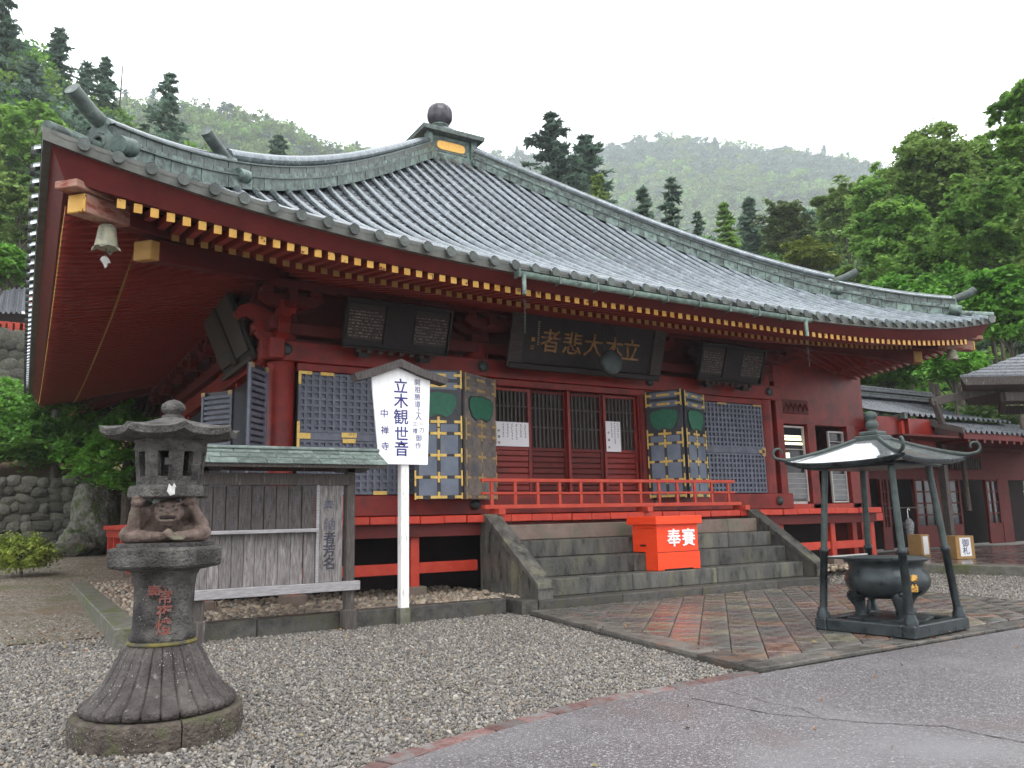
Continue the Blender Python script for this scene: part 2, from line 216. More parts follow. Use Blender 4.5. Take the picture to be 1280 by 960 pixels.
# ---------------------------------------------------------------- mesh helpers
WL = {}
class MB:
    def __init__(s): s.v = []; s.f = []; s.sm = []
    def add(s, vs, fs, M=None, smooth=False):
        o = len(s.v)
        for p in vs: s.v.append(tuple(M @ Vector(p)) if M is not None else tuple(p))
        for f in fs: s.f.append(tuple(i+o for i in f)); s.sm.append(smooth)
        return s
    def box(s, x0, x1, y0, y1, z0, z1, M=None, c=0):
        if c <= 0:
            return s.add([(x0, y0, z0), (x1, y0, z0), (x1, y1, z0), (x0, y1, z0), (x0, y0, z1), (x1, y0, z1), (x1, y1, z1), (x0, y1, z1)],
                         [(0, 3, 2, 1), (4, 5, 6, 7), (0, 1, 5, 4), (1, 2, 6, 5), (2, 3, 7, 6), (3, 0, 4, 7)], M)
        vs = []
        for X, sx in ((x0, 1), (x1, -1)):
            for Y, sy_ in ((y0, 1), (y1, -1)):
                for Z, sz in ((z0, 1), (z1, -1)):
                    vs += [(X, Y+sy_*c, Z+sz*c), (X+sx*c, Y, Z+sz*c), (X+sx*c, Y+sy_*c, Z)]
        I = lambda i, j, k, a: ((i*2+j)*2+k)*3+a
        fs = [(I(0,0,0,0), I(0,0,1,0), I(0,1,1,0), I(0,1,0,0)), (I(1,0,0,0), I(1,1,0,0), I(1,1,1,0), I(1,0,1,0)),
              (I(0,0,0,1), I(1,0,0,1), I(1,0,1,1), I(0,0,1,1)), (I(0,1,0,1), I(0,1,1,1), I(1,1,1,1), I(1,1,0,1)),
              (I(0,0,0,2), I(0,1,0,2), I(1,1,0,2), I(1,0,0,2)), (I(0,0,1,2), I(1,0,1,2), I(1,1,1,2), I(0,1,1,2))]
        for j in (0, 1):
            for k in (0, 1):
                fs.append((I(0,j,k,1), I(1,j,k,1), I(1,j,k,2), I(0,j,k,2)))
        for i in (0, 1):
            for k in (0, 1):
                fs.append((I(i,0,k,0), I(i,1,k,0), I(i,1,k,2), I(i,0,k,2)))
            for j in (0, 1):
                fs.append((I(i,j,0,0), I(i,j,1,0), I(i,j,1,1), I(i,j,0,1)))
        for i in (0, 1):
            for j in (0, 1):
                for k in (0, 1): fs.append((I(i,j,k,0), I(i,j,k,1), I(i,j,k,2)))
        return s.add(vs, fs, M)
    def tube(s, pts, rad, n=8, cap=True, M=None, smooth=True, closed=False):
        pts = [Vector(p) for p in pts]; N = len(pts); rad = rad if isinstance(rad, (list, tuple)) else [rad]*N
        vs = []; up0 = None
        for i, p in enumerate(pts):
            t = (pts[(i+1) % N]-pts[i-1]) if closed else (pts[min(i+1, N-1)]-pts[max(i-1, 0)])
            t.normalize()
            if up0 is None: up0 = Vector((0, 0, 1)) if abs(t.z) < .9 else Vector((1, 0, 0))
            a = t.cross(up0).normalized(); b = a.cross(t).normalized(); up0 = b
            for k in range(n):
                an = 2*math.pi*k/n; vs.append(p + a*math.cos(an)*rad[i] + b*math.sin(an)*rad[i])
        fs = []
        for i in range(N if closed else N-1):
            for k in range(n): fs.append((i*n+k, i*n+(k+1) % n, ((i+1) % N)*n+(k+1) % n, ((i+1) % N)*n+k))
        s.add(vs, fs, M, smooth)
        if cap and not closed:
            s.add(vs[:n], [tuple(range(n))[::-1]], M); s.add(vs[-n:], [tuple(range(n))], M)
        return s
    def lathe(s, prof, n=24, M=None, smooth=True, rmod=None, rot=0):
        vs = []
        for j, (r, z) in enumerate(prof):
            for k in range(n):
                a = 2*math.pi*k/n+rot; rr = r*(rmod(a, j, z) if rmod else 1); vs.append((rr*math.cos(a), rr*math.sin(a), z))
        fs = []
        for j in range(len(prof)-1):
            for k in range(n): fs.append((j*n+k, j*n+(k+1) % n, (j+1)*n+(k+1) % n, (j+1)*n+k))
        s.add(vs, fs, M, smooth); s.add(vs[:n], [tuple(range(n))[::-1]], M); s.add(vs[-n:], [tuple(range(n))], M)
        return s
    def prism(s, poly, depth, M=None, smooth=False):     # poly in (x,z), extruded along +y
        n = len(poly); vs = [(x, 0, z) for x, z in poly] + [(x, depth, z) for x, z in poly]
        fs = [tuple(range(n)), tuple(range(2*n-1, n-1, -1))] + [(i, i+n, (i+1) % n+n, (i+1) % n) for i in range(n)]
        return s.add(vs, fs, M, smooth)
    def sheet(s, rows, smooth=True):
        n = len(rows[0]); vs = [p for r in rows for p in r]
        fs = [(i*n+k, i*n+k+1, (i+1)*n+k+1, (i+1)*n+k) for i in range(len(rows)-1) for k in range(n-1)]
        return s.add(vs, fs, None, smooth)
    def mesh(s, name, m, org=None):
        me = bpy.data.meshes.new(name); org = Vector(org) if org is not None else Vector((0, 0, 0))
        me.from_pydata([tuple(Vector(p)-org) for p in s.v], [], s.f); me.polygons.foreach_set('use_smooth', s.sm)
        bm = bmesh.new(); bm.from_mesh(me); bmesh.ops.recalc_face_normals(bm, faces=bm.faces); bm.to_mesh(me); bm.free()
        me.materials.append(m); me.update(); return me
    def build(s, name, m, parent=None, org=None):
        if org is None:
            a = np.array(s.v); org = Vector((*((a.min(0)+a.max(0))/2)[:2], a[:, 2].min()))
        return put(s.mesh(name, m, org), name, parent, org)
def put(me, name, parent=None, loc=(0, 0, 0), rot=None, scale=None):
    o = bpy.data.objects.new(name, me); COL.objects.link(o); loc = Vector(loc); WL[o] = loc.copy()
    if parent: o.parent = parent; o.location = loc-WL[parent]
    else: o.location = loc
    if rot is not None: o.rotation_euler = rot
    if scale is not None: o.scale = scale
    return o
def tag(o, label=None, cat=None, group=None, kind=None):
    if label: o['label'] = label
    if cat: o['category'] = cat
    if group: o['group'] = group
    if kind: o['kind'] = kind
    return o
def thing(name, loc, label, cat, group=None):
    o = bpy.data.objects.new(name, None); COL.objects.link(o); o.location = loc; o.empty_display_size = .2; WL[o] = Vector(loc)
    return tag(o, label, cat, group)
def copy_thing(o, d, label=None):                       # a thing, its parts and sub-parts, moved by d
    d = Vector(d)
    def rec(a, par):
        c = a.copy(); COL.objects.link(c); WL[c] = WL[a]+d
        if par: c.parent = par
        else: c.location = a.location+d
        for ch in list(a.children): rec(ch, c)
        return c
    c = rec(o, None)
    if label: c['label'] = label
    return c
def T(x, y, z): return Matrix.Translation((x, y, z))
def RZ(a): return Matrix.Rotation(a, 4, 'Z')
def RX(a): return Matrix.Rotation(a, 4, 'X')
def RY(a): return Matrix.Rotation(a, 4, 'Y')
def frame(p0, ax, az):                                   # matrix with local x along ax, z along az
    ax = Vector(ax).normalized(); ay = Vector(az).cross(ax).normalized(); az = ax.cross(ay)
    return Matrix(((ax.x, ay.x, az.x, p0[0]), (ax.y, ay.y, az.y, p0[1]), (ax.z, ay.z, az.z, p0[2]), (0, 0, 0, 1)))
def text_part(txt, size, M, m, name, parent, ext=.003, align='CENTER', sy=1.0, off=0.0):
    cu = bpy.data.curves.new('t', 'FONT'); cu.body = txt; cu.size = size; cu.extrude = ext; cu.align_x = align; cu.align_y = 'CENTER'; cu.offset = off; cu.resolution_u = 2
    o = bpy.data.objects.new('t', cu); COL.objects.link(o)
    dg = bpy.context.evaluated_depsgraph_get(); me = bpy.data.meshes.new_from_object(o.evaluated_get(dg)); bpy.data.objects.remove(o); bpy.data.curves.remove(cu)
    me.name = name
    if len(me.vertices) == 0: return None
    co = np.empty(len(me.vertices)*3); me.vertices.foreach_get('co', co); co = co.reshape(-1, 3)
    ctr = (co.min(0)+co.max(0))/2; co[:, :2] -= ctr[:2]; co[:, 1] *= sy
    org = M @ Vector((0, 0, 0)); out = np.array([tuple(M @ Vector(c) - org) for c in co]); me.vertices.foreach_set('co', out.ravel()); me.materials.clear(); me.materials.append(m); me.update()
    return put(me, name, parent, org)
def quadmesh(name, V, m):                                # V: (n,4,3) array of quads
    n = len(V); me = bpy.data.meshes.new(name); me.vertices.add(n*4); me.vertices.foreach_set('co', np.ascontiguousarray(V, dtype=np.float32).ravel())
    me.loops.add(n*4); me.loops.foreach_set('vertex_index', np.arange(n*4, dtype=np.int32)); me.polygons.add(n)
    me.polygons.foreach_set('loop_start', np.arange(0, n*4, 4, dtype=np.int32)); me.polygons.foreach_set('loop_total', np.full(n, 4, dtype=np.int32))
    me.materials.append(m); me.update(); me.validate(); return me
def scatter(name, pts, scale, rot, protos, m_base=None, label=None, cat=None, idx=None):
    """one object of kind stuff: instances of the prototype meshes on the given points"""
    me = bpy.data.meshes.new(name); me.from_pydata([tuple(p) for p in pts], [], [])
    n = len(pts)
    a = me.attributes.new('sc', 'FLOAT_VECTOR', 'POINT'); a.data.foreach_set('vector', np.asarray(scale, dtype=np.float32).ravel())
    a = me.attributes.new('ro', 'FLOAT_VECTOR', 'POINT'); a.data.foreach_set('vector', np.asarray(rot, dtype=np.float32).ravel())
    a = me.attributes.new('ix', 'INT', 'POINT'); a.data.foreach_set('value', (rng.integers(0, len(protos), n) if idx is None else np.asarray(idx)).astype(np.int32))
    o = bpy.data.objects.new(name, me); COL.objects.link(o)
    pc = bpy.data.collections.new(name+'_set')
    for i, p in enumerate(protos): q = bpy.data.objects.new('%s_piece_%02d' % (name, i), p); pc.objects.link(q)
    ng = bpy.data.node_groups.new(name, 'GeometryNodeTree'); ng.interface.new_socket('Geometry', in_out='INPUT', socket_type='NodeSocketGeometry'); ng.interface.new_socket('Geometry', in_out='OUTPUT', socket_type='NodeSocketGeometry')
    N = ng.nodes; L = ng.links; gi = N.new('NodeGroupInput'); go = N.new('NodeGroupOutput'); mp = N.new('GeometryNodeMeshToPoints'); ip = N.new('GeometryNodeInstanceOnPoints'); ci = N.new('GeometryNodeCollectionInfo')
    ci.inputs['Collection'].default_value = pc; ci.inputs['Separate Children'].default_value = True; ci.inputs['Reset Children'].default_value = True
    def na(nm, ty):
        q = N.new('GeometryNodeInputNamedAttribute'); q.data_type = ty; q.inputs['Name'].default_value = nm; return q.outputs[0]
    e2r = N.new('FunctionNodeEulerToRotation'); L.new(na('ro', 'FLOAT_VECTOR'), e2r.inputs[0])
    L.new(gi.outputs[0], mp.inputs[0]); L.new(mp.outputs[0], ip.inputs['Points']); L.new(ci.outputs[0], ip.inputs['Instance']); ip.inputs['Pick Instance'].default_value = True
    L.new(na('ix', 'INT'), ip.inputs['Instance Index']); L.new(e2r.outputs[0], ip.inputs['Rotation']); L.new(na('sc', 'FLOAT_VECTOR'), ip.inputs['Scale']); L.new(ip.outputs[0], go.inputs[0])
    md = o.modifiers.new('scatter', 'NODES'); md.node_group = ng
    return tag(o, label, cat, kind='stuff')

# PART2
# ================================================================ ground
def sst(a, b, x): t = min(1, max(0, (x-a)/(b-a))); return t*t*(3-2*t)
def GZ(x, y):
    k = 1-sst(2.2, 5, x) if y < 33 else 1
    return .62*sst(14, 29, y)*k
def grid(name, xs, ys, zf, m, parent=None):
    mb = MB(); mb.sheet([[(x, y, zf(x, y)) for x in xs] for y in ys]); mb.f = [f[::-1] for f in mb.f]; return put(mb.mesh(name, m), name)
xs = [-400, -200, -100, -50, -30, -20, -14, -10, -7, -5, -3.5, -2, -1, 0, 1, 2, 3, 4, 5, 7, 10, 15, 20, 30, 50, 100, 200, 500]
ys = [-60, -20, -5, 0, 3, 6, 9, 12, 14, 16, 18, 20, 22, 24, 26, 28, 30, 35, 50, 100, 200, 400, 700]
tag(grid('ground', xs, ys, lambda x, y: GZ(x, y)-.004, gravelm), kind='structure')
xe = list(np.linspace(-14, 2.6, 18)); ye = list(np.linspace(11.6, 29.5, 17))
ev = grid('earth_verge', xe, ye, lambda x, y: GZ(x, y)+.012, earthm); tag(ev, kind='structure')
# edge of the verge fades into the gravel by a wavy border
ab = [(-3, 1.0), (-.3, 2.9), (1.0, 3.95), (1.85, 4.42), (2.4, 4.62), (2.95, 4.77), (3.8, 4.95), (5.4, 5.0), (9, 5.04), (14, 5.05), (40, 5.1)]
mb = MB(); vs = [(x, y, .022) for x, y in ab] + [(40, -40, .022), (-30, -40, .022), (-30, -10, .022)]
mb.add(vs, [tuple(range(len(vs)))[::-1]]); asph = put(mb.mesh('road', asphm), 'road'); tag(asph, kind='structure')
# crack lines in the asphalt
def crack(pts, w):
    mb = MB(); L_ = []; R_ = []; rnd = random.Random(3)
    P = []
    for a, b in zip(pts, pts[1:]):
        for k in range(10): t = k/10; P.append((a[0]+(b[0]-a[0])*t+rnd.uniform(-.008, .008), a[1]+(b[1]-a[1])*t+rnd.uniform(-.008, .008)))
    for i, p in enumerate(P):
        q = P[min(i+1, len(P)-1)]; o = P[max(i-1, 0)]; dx, dy = q[0]-o[0], q[1]-o[1]; l = math.hypot(dx, dy); ww = w*rnd.uniform(.3, 1)
        L_.append((p[0]-dy/l*ww, p[1]+dx/l*ww, .026)); R_.append((p[0]+dy/l*ww, p[1]-dx/l*ww, .026))
    mb.sheet([L_, R_]); return put(mb.mesh('road_crack', dark), 'road_crack', asph)
crack([(4.3, 4.65), (4.37, 4.0), (4.67, 3.49), (4.88, 3.24), (4.97, 3.15), (4.99, 2.68), (5.1, 2.2)], .007)
crack([(4.68, 4.67), (4.62, 4.2), (4.66, 3.98), (4.5, 3.6)], .003)
# brick border
bb = thing('brick_border', (3, 4.9, 0), 'low line of reddish bricks between gravel and asphalt', 'edging')
for a, b in zip(ab[1:7], ab[2:8]):
    L_ = math.hypot(b[0]-a[0], b[1]-a[1]); n = max(1, round(L_/.33)); an = math.atan2(b[1]-a[1], b[0]-a[0])
    for k in range(n):
        t = (k+.5)/n; M = T(a[0]+(b[0]-a[0])*t, a[1]+(b[1]-a[1])*t, 0) @ RZ(an+random.uniform(-.02, .02)); l = L_/n
        MB().box(-l/2+.006, l/2-.006, .0, .13, -.03, .03+random.uniform(-.004, .006), M, c=.008).build('brick', brickm, bb)
# paving
PZ = .062
pav = thing('paving', (9, 7.5, 0), 'wet multicoloured diagonal stone slabs in front of the temple steps', 'paving'); pav['kind'] = 'structure'; del pav['category']
def clip(poly, pts):
    out = poly
    for a, b in zip(pts, pts[1:]+pts[:1]):
        ins = lambda p: (b[0]-a[0])*(p[1]-a[1])-(b[1]-a[1])*(p[0]-a[0]) >= 0
        new = []
        for p, q in zip(out, out[1:]+out[:1]):
            ip, iq = ins(p), ins(q)
            if ip != iq:
                d = ((b[0]-a[0])*(q[1]-p[1])-(b[1]-a[1])*(q[0]-p[0])); t = -(((b[0]-a[0])*(p[1]-a[1])-(b[1]-a[1])*(p[0]-a[0])))/d; I_ = (p[0]+(q[0]-p[0])*t, p[1]+(q[1]-p[1])*t)
            if ip: new.append(p)
            if ip != iq: new.append(I_)
        out = new
        if len(out) < 3: return []
    return out
def area(p): return abs(sum(a[0]*b[1]-b[0]*a[1] for a, b in zip(p, p[1:]+p[:1])))/2
def slab(poly, z0, z1, name, m, parent, g=.006):
    cx = sum(p[0] for p in poly)/len(poly); cy_ = sum(p[1] for p in poly)/len(poly); mb = MB(); n = len(poly)
    def sh(p, k):
        d = math.hypot(p[0]-cx, p[1]-cy_) or 1; return (p[0]-(p[0]-cx)/d*k, p[1]-(p[1]-cy_)/d*k)
    A = [(*sh(p, g), z0) for p in poly]; B = [(*sh(p, g), z1-.008) for p in poly]; C_ = [(*sh(p, g+.01), z1) for p in poly]
    mb.add(A+B+C_, [tuple(range(2*n, 3*n))] + [(i, (i+1) % n, n+(i+1) % n, n+i) for i in range(n)] + [(n+i, n+(i+1) % n, 2*n+(i+1) % n, 2*n+i) for i in range(n)])
    return mb.build(name, m, parent)
mb = MB(); mb.add([(5.36, 5.02, .03), (12.1, 5.1, .03), (13.1, 10, .03), (6.2, 10, .03)], [(0, 1, 2, 3)]); mb.build('bedding', mortar, pav)
inner = [(5.72, 5.32), (11.85, 5.38), (12.7, 9.97), (6.5, 9.97)]
cnt = 0; cells = []
u = -1.25-.45*6
while u < 9:
    s = 9+random.uniform(0, .5)
    while s < 25:
        ln = random.choice((.42, .5, .55, .62, .7)); q = [((s_ + u_)/2, (s_-u_)/2) for s_, u_ in ((s, u), (s+ln, u), (s+ln, u+.45), (s, u+.45))]
        if (q[1][0]-q[0][0])*(q[2][1]-q[1][1])-(q[1][1]-q[0][1])*(q[2][0]-q[1][0]) < 0: q = q[::-1]
        c = clip(q, inner)
        if c and area(c) > .004: cells.append(c)
        s += ln
    u += .45
cells.sort(key=lambda c: math.hypot(c[0][0], c[0][1]))
for c in cells[:270]: slab(c, .02, PZ+random.uniform(-.004, .004), 'paver', paverm, pav)
if cells[270:]:
    mb = MB()
    for c in cells[270:]:
        n = len(c); mb.add([(x, y, PZ) for x, y in c]+[(x, y, .03) for x, y in c], [tuple(range(n))]+[(i, n+i, n+(i+1) % n, (i+1) % n) for i in range(n)])
    tag(mb.build('far_pavers', paverm, pav), kind='stuff')
L0, L1 = (5.38, 5.02), (6.22, 9.97)                       # left border slabs, then the front ones
k = 0
while k < 1:
    w = random.uniform(.16, .24); a = k; b = min(1, k+w); k = b
    p = lambda t, o: (L0[0]+(L1[0]-L0[0])*t+o, L0[1]+(L1[1]-L0[1])*t)
    slab([p(a, random.uniform(-.02, .02)), p(a, .3), p(b, .3), p(b, random.uniform(-.02, .02))][::-1], -.03, PZ+.004, 'border_slab', borderm, pav)
x = 5.7
while x < 12:
    w = random.uniform(.5, .8); slab([(x, 5.07), (x+w, 5.07), (x+w, 5.33), (x, 5.33)], -.03, PZ-.01, 'border_slab', borderm, pav); x += w
# kerbs around the building bed
kb = thing('kerb', (3, 10.4, 0), 'long dark stone kerb holding the river-stone bed around the hall', 'kerb')
x = 1.0
for w in (1.55, 1.9, 1.65): MB().box(x+.004, x+w-.004, 10.36, 10.6, -.05, .21, c=.012).build('kerb_stone', curb_dk, kb); x += w
y = 10.36
for w in (1.2, 1.9, 1.8, 1.9, 2.0, 1.9, 1.9, 2.0, 1.8): MB().box(.98, 1.3, y+(.25 if y < 10.5 else 0)+.004, y+w, -.05, .225 if y > 10.5 else .225, c=.014).build('kerb_stone', curbm, kb); y += w
MB().box(.96, 1.32, 10.33, 10.6, -.05, .235, c=.014).build('corner_stone', curbm, kb)
k2 = [(15.9, 12.6), (16.9, 10.7), (17.3, 8.4)]
pl = MB(); P5 = [(12.95, 12.6), (15.9, 12.6), (16.9, 10.7), (17.3, 8.4), (17.6, 5), (60, 5), (60, 14.2), (12.95, 14.2)]
mb = MB(); n = len(P5); mb.add([(x, y, .17) for x, y in P5]+[(x, y, -.05) for x, y in P5], [tuple(range(n))]+[(i, n+i, n+(i+1) % n, (i+1) % n) for i in range(n)])
tag(mb.build('stone_platform', platm), kind='structure')
for a, b in zip(k2, k2[1:]):
    an = math.atan2(b[1]-a[1], b[0]-a[0]); l = math.hypot(b[0]-a[0], b[1]-a[1])
    MB().box(.01, l-.01, -.28, .02, -.05, .2, T(a[0], a[1], 0) @ RZ(an), c=.015).build('kerb_stone', curbm, kb)
# ================================================================ temple hall
XC, YC, HA = 9.75, 19.85, 9.85
hall = thing('temple_hall', (XC, YC, 0), 'large dark red temple hall under a curved green-grey copper pyramid roof', 'temple')
pf = np.polyfit([0, 1, 2, 3, 4, 5, 6.9, 8.6, 9.2], [5.14, 5.58, 6.08, 6.68, 7.37, 8.13, 9.62, 11.02, 11.5], 3)
def prof(d): return float(np.polyval(pf, max(d, 0))) + (.42*min(d, 0))
def lift(u): return .7*(abs(u)/9.8)**3.2
def rlift(u): return .5*(abs(u)/9.8)**3.3
def rz(u, d): return prof(d)+lift(u)
def rp(u, d, dz=0): return Vector((u, -(9.85-d), rz(u, d)+dz))      # hall-local point of the front slope
SIDES = [0, math.pi/2, math.pi, -math.pi/2]                        # front, right, rear, left
def side_put(me, name, k, org, parent=hall, rot=0, scale=None):
    v = RZ(SIDES[k]) @ Vector(org); return put(me, name, parent, (XC+v.x, YC+v.y, v.z), (0, 0, SIDES[k]+rot), scale)
NR, SPR = 26, .3625
DTOP = 9.0
roll_me = []
for i in range(NR+1):
    u = i*SPR; dm = min(DTOP, 9.85-u-.12); n = max(2, int(dm/.42)); mb = MB(); org = rp(u, -.07)
    ds = [-.07]
    for j in range(1, n+1): ds += [j*dm/n-.012, j*dm/n+.012]
    ds = ds[:-1]; rows = []
    for j, d in enumerate(ds):
        r = .066 if j % 2 == 0 else .062
        c = rp(u, d, .0); rows.append([(c.x+r*math.cos(a), c.y, c.z-.01+r*1.15*math.sin(a)) for a in [math.pi*q/6 for q in range(7)]])
    mb.sheet(rows); nf = len(mb.f); c = rp(u, -.085, 0)                          # round end plate
    vs = [(c.x+.07*math.cos(math.pi*q/6), c.y-.012, c.z-.02+.075*math.sin(math.pi*q/6)) for q in range(12)]; vb = [(v[0], v[1]+.05, v[2]) for v in vs]
    mb.add(vs+vb, [tuple(range(12))]+[(q, (q+1) % 12, 12+(q+1) % 12, 12+q) for q in range(12)])
    me = mb.mesh('roof_roll', roofm, org); me.materials.append(endm)
    for p_ in me.polygons:
        if p_.index >= nf: p_.material_index = 1
    roll_me.append((me, org))
for k in range(4):
    for i in range(-NR, NR+1):
        me, org = roll_me[abs(i)]; side_put(me, 'roof_roll', k, (i*SPR, org.y, org.z))
pan_me = []
for i in range(NR+1):
    u0, u1 = i*SPR, (i+1)*SPR; mb = MB(); rows = []; um = (u0+u1)/2; dmax = min(DTOP+.1, 9.85-u0-.02); n = max(2, int(dmax/.3)); org = rp(um, 0)
    for j in range(n+1):
        d = j*dmax/n
        for q, dz in ((0, .012), (1, -.022)):
            if (j == 0 and q == 1) or (j == n and q == 0): continue
            rows.append([tuple(rp(min(uu, 9.85-d+.05), d+(0 if j == 0 else (-.004 if q == 0 else .004)), dz-.03-ds_*.022)) for uu, ds_ in ((u0, 0), (um-.06, .8), (um, 1), (um+.06, .8), (u1, 0))])
    # lower lip of the first course
    mb.sheet(rows); pan_me.append((mb.mesh('roof_pan', panm, org), org))
for k in range(4):
    for i in range(NR+1):
        me, org = pan_me[i]; side_put(me, 'roof_pan', k, org); side_put(me, 'roof_pan', k, (-org.x, org.y, org.z), scale=(-1, 1, 1))
us = [x_*9.85/24 for x_ in range(-24, 25)]
def strip(name, m, sec, par=hall):                               # band following the eave, sec = [(d, dz), ...] closed
    for k in range(4):
        mb = MB(); rows = []
        for uu in us:
            t = 1; rows.append([tuple(Vector((uu*(9.85-d)/9.85, -(9.85-d), 5.2+(lift(uu) if f_ else rlift(uu))+dz))) for d, dz, f_ in sec+sec[:1]])
        mb.sheet(rows, smooth=False); me = mb.mesh(name, m, (0, 0, 5)); side_put(me, name, k, (0, 0, 5))
strip('eave_edge', fascia, [(0.0, -.035, 1), (.015, -.19, 1), (.12, -.19, 1), (.12, -.05, 1)])
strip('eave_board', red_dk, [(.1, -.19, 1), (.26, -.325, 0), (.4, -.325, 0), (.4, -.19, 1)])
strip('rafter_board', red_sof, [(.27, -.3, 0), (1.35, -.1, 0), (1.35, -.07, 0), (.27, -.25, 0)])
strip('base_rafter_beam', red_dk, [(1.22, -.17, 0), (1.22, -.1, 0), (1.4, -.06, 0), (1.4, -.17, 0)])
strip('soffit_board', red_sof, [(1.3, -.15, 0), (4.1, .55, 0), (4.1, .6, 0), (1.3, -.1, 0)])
# rafters
RS = .187
fm = MB().box(-.045, .045, 0, 1.15, -.055, .055); fm.v = [(x, y, z+y*.19) for x, y, z in fm.v]; fly_me = fm.mesh('flying_rafter', rafm)
bm_ = MB().box(-.045, .045, 0, 2.75, -.055, .055); bm_.v = [(x, y, z+y*.25) for x, y, z in bm_.v]; base_me = bm_.mesh('base_rafter', rafm)
cap_me = MB().box(-.048, .048, -.012, .0, -.06, .06, c=.003).mesh('end_cap', gold)
cap_me2 = MB().box(-.048, .048, -.012, .0, -.06, .06, c=.003).mesh('end_cap', gold_dull)
rear = MB()
def loc_side(k, v): q = RZ(SIDES[k]) @ Vector(v); return (XC+q.x, YC+q.y, q.z)
for k in range(4):
    for i in range(-48, 49):
        u = i*RS; L_ = min(1.15, 9.85-abs(u)-.3-.16)
        if L_ > .08:
            o_ = (u, -(9.85-.3), 5.2+rlift(u)-.36)
            if k == 2: rear.add([(x*1, y*L_/1.15, z) for x, y, z in fm.v], fm.f, T(XC, YC, 0) @ RZ(SIDES[k]) @ T(*o_)); 
            else:
                r_ = put(fly_me, 'flying_rafter', hall, loc_side(k, o_), (0, 0, SIDES[k]), (1, L_/1.15, 1)); c = put(cap_me, 'end_cap', None); c.parent = r_
        if abs(i) <= 44:
            L_ = min(2.75, 9.85-abs(u)-1.2-.16)
            if L_ > .08:
                o_ = (u, -(9.85-1.2), 5.2+rlift(u)-.27)
                if k == 2: rear.add([(x, y*L_/2.75, z) for x, y, z in bm_.v], bm_.f, T(XC, YC, 0) @ RZ(SIDES[k]) @ T(*o_))
                else:
                    r_ = put(base_me, 'base_rafter', hall, loc_side(k, o_), (0, 0, SIDES[k]), (1, L_/2.75, 1)); c = put(cap_me2, 'end_cap', None); c.parent = r_
tag(rear.build('rear_rafters', red_sof, hall), kind='stuff')
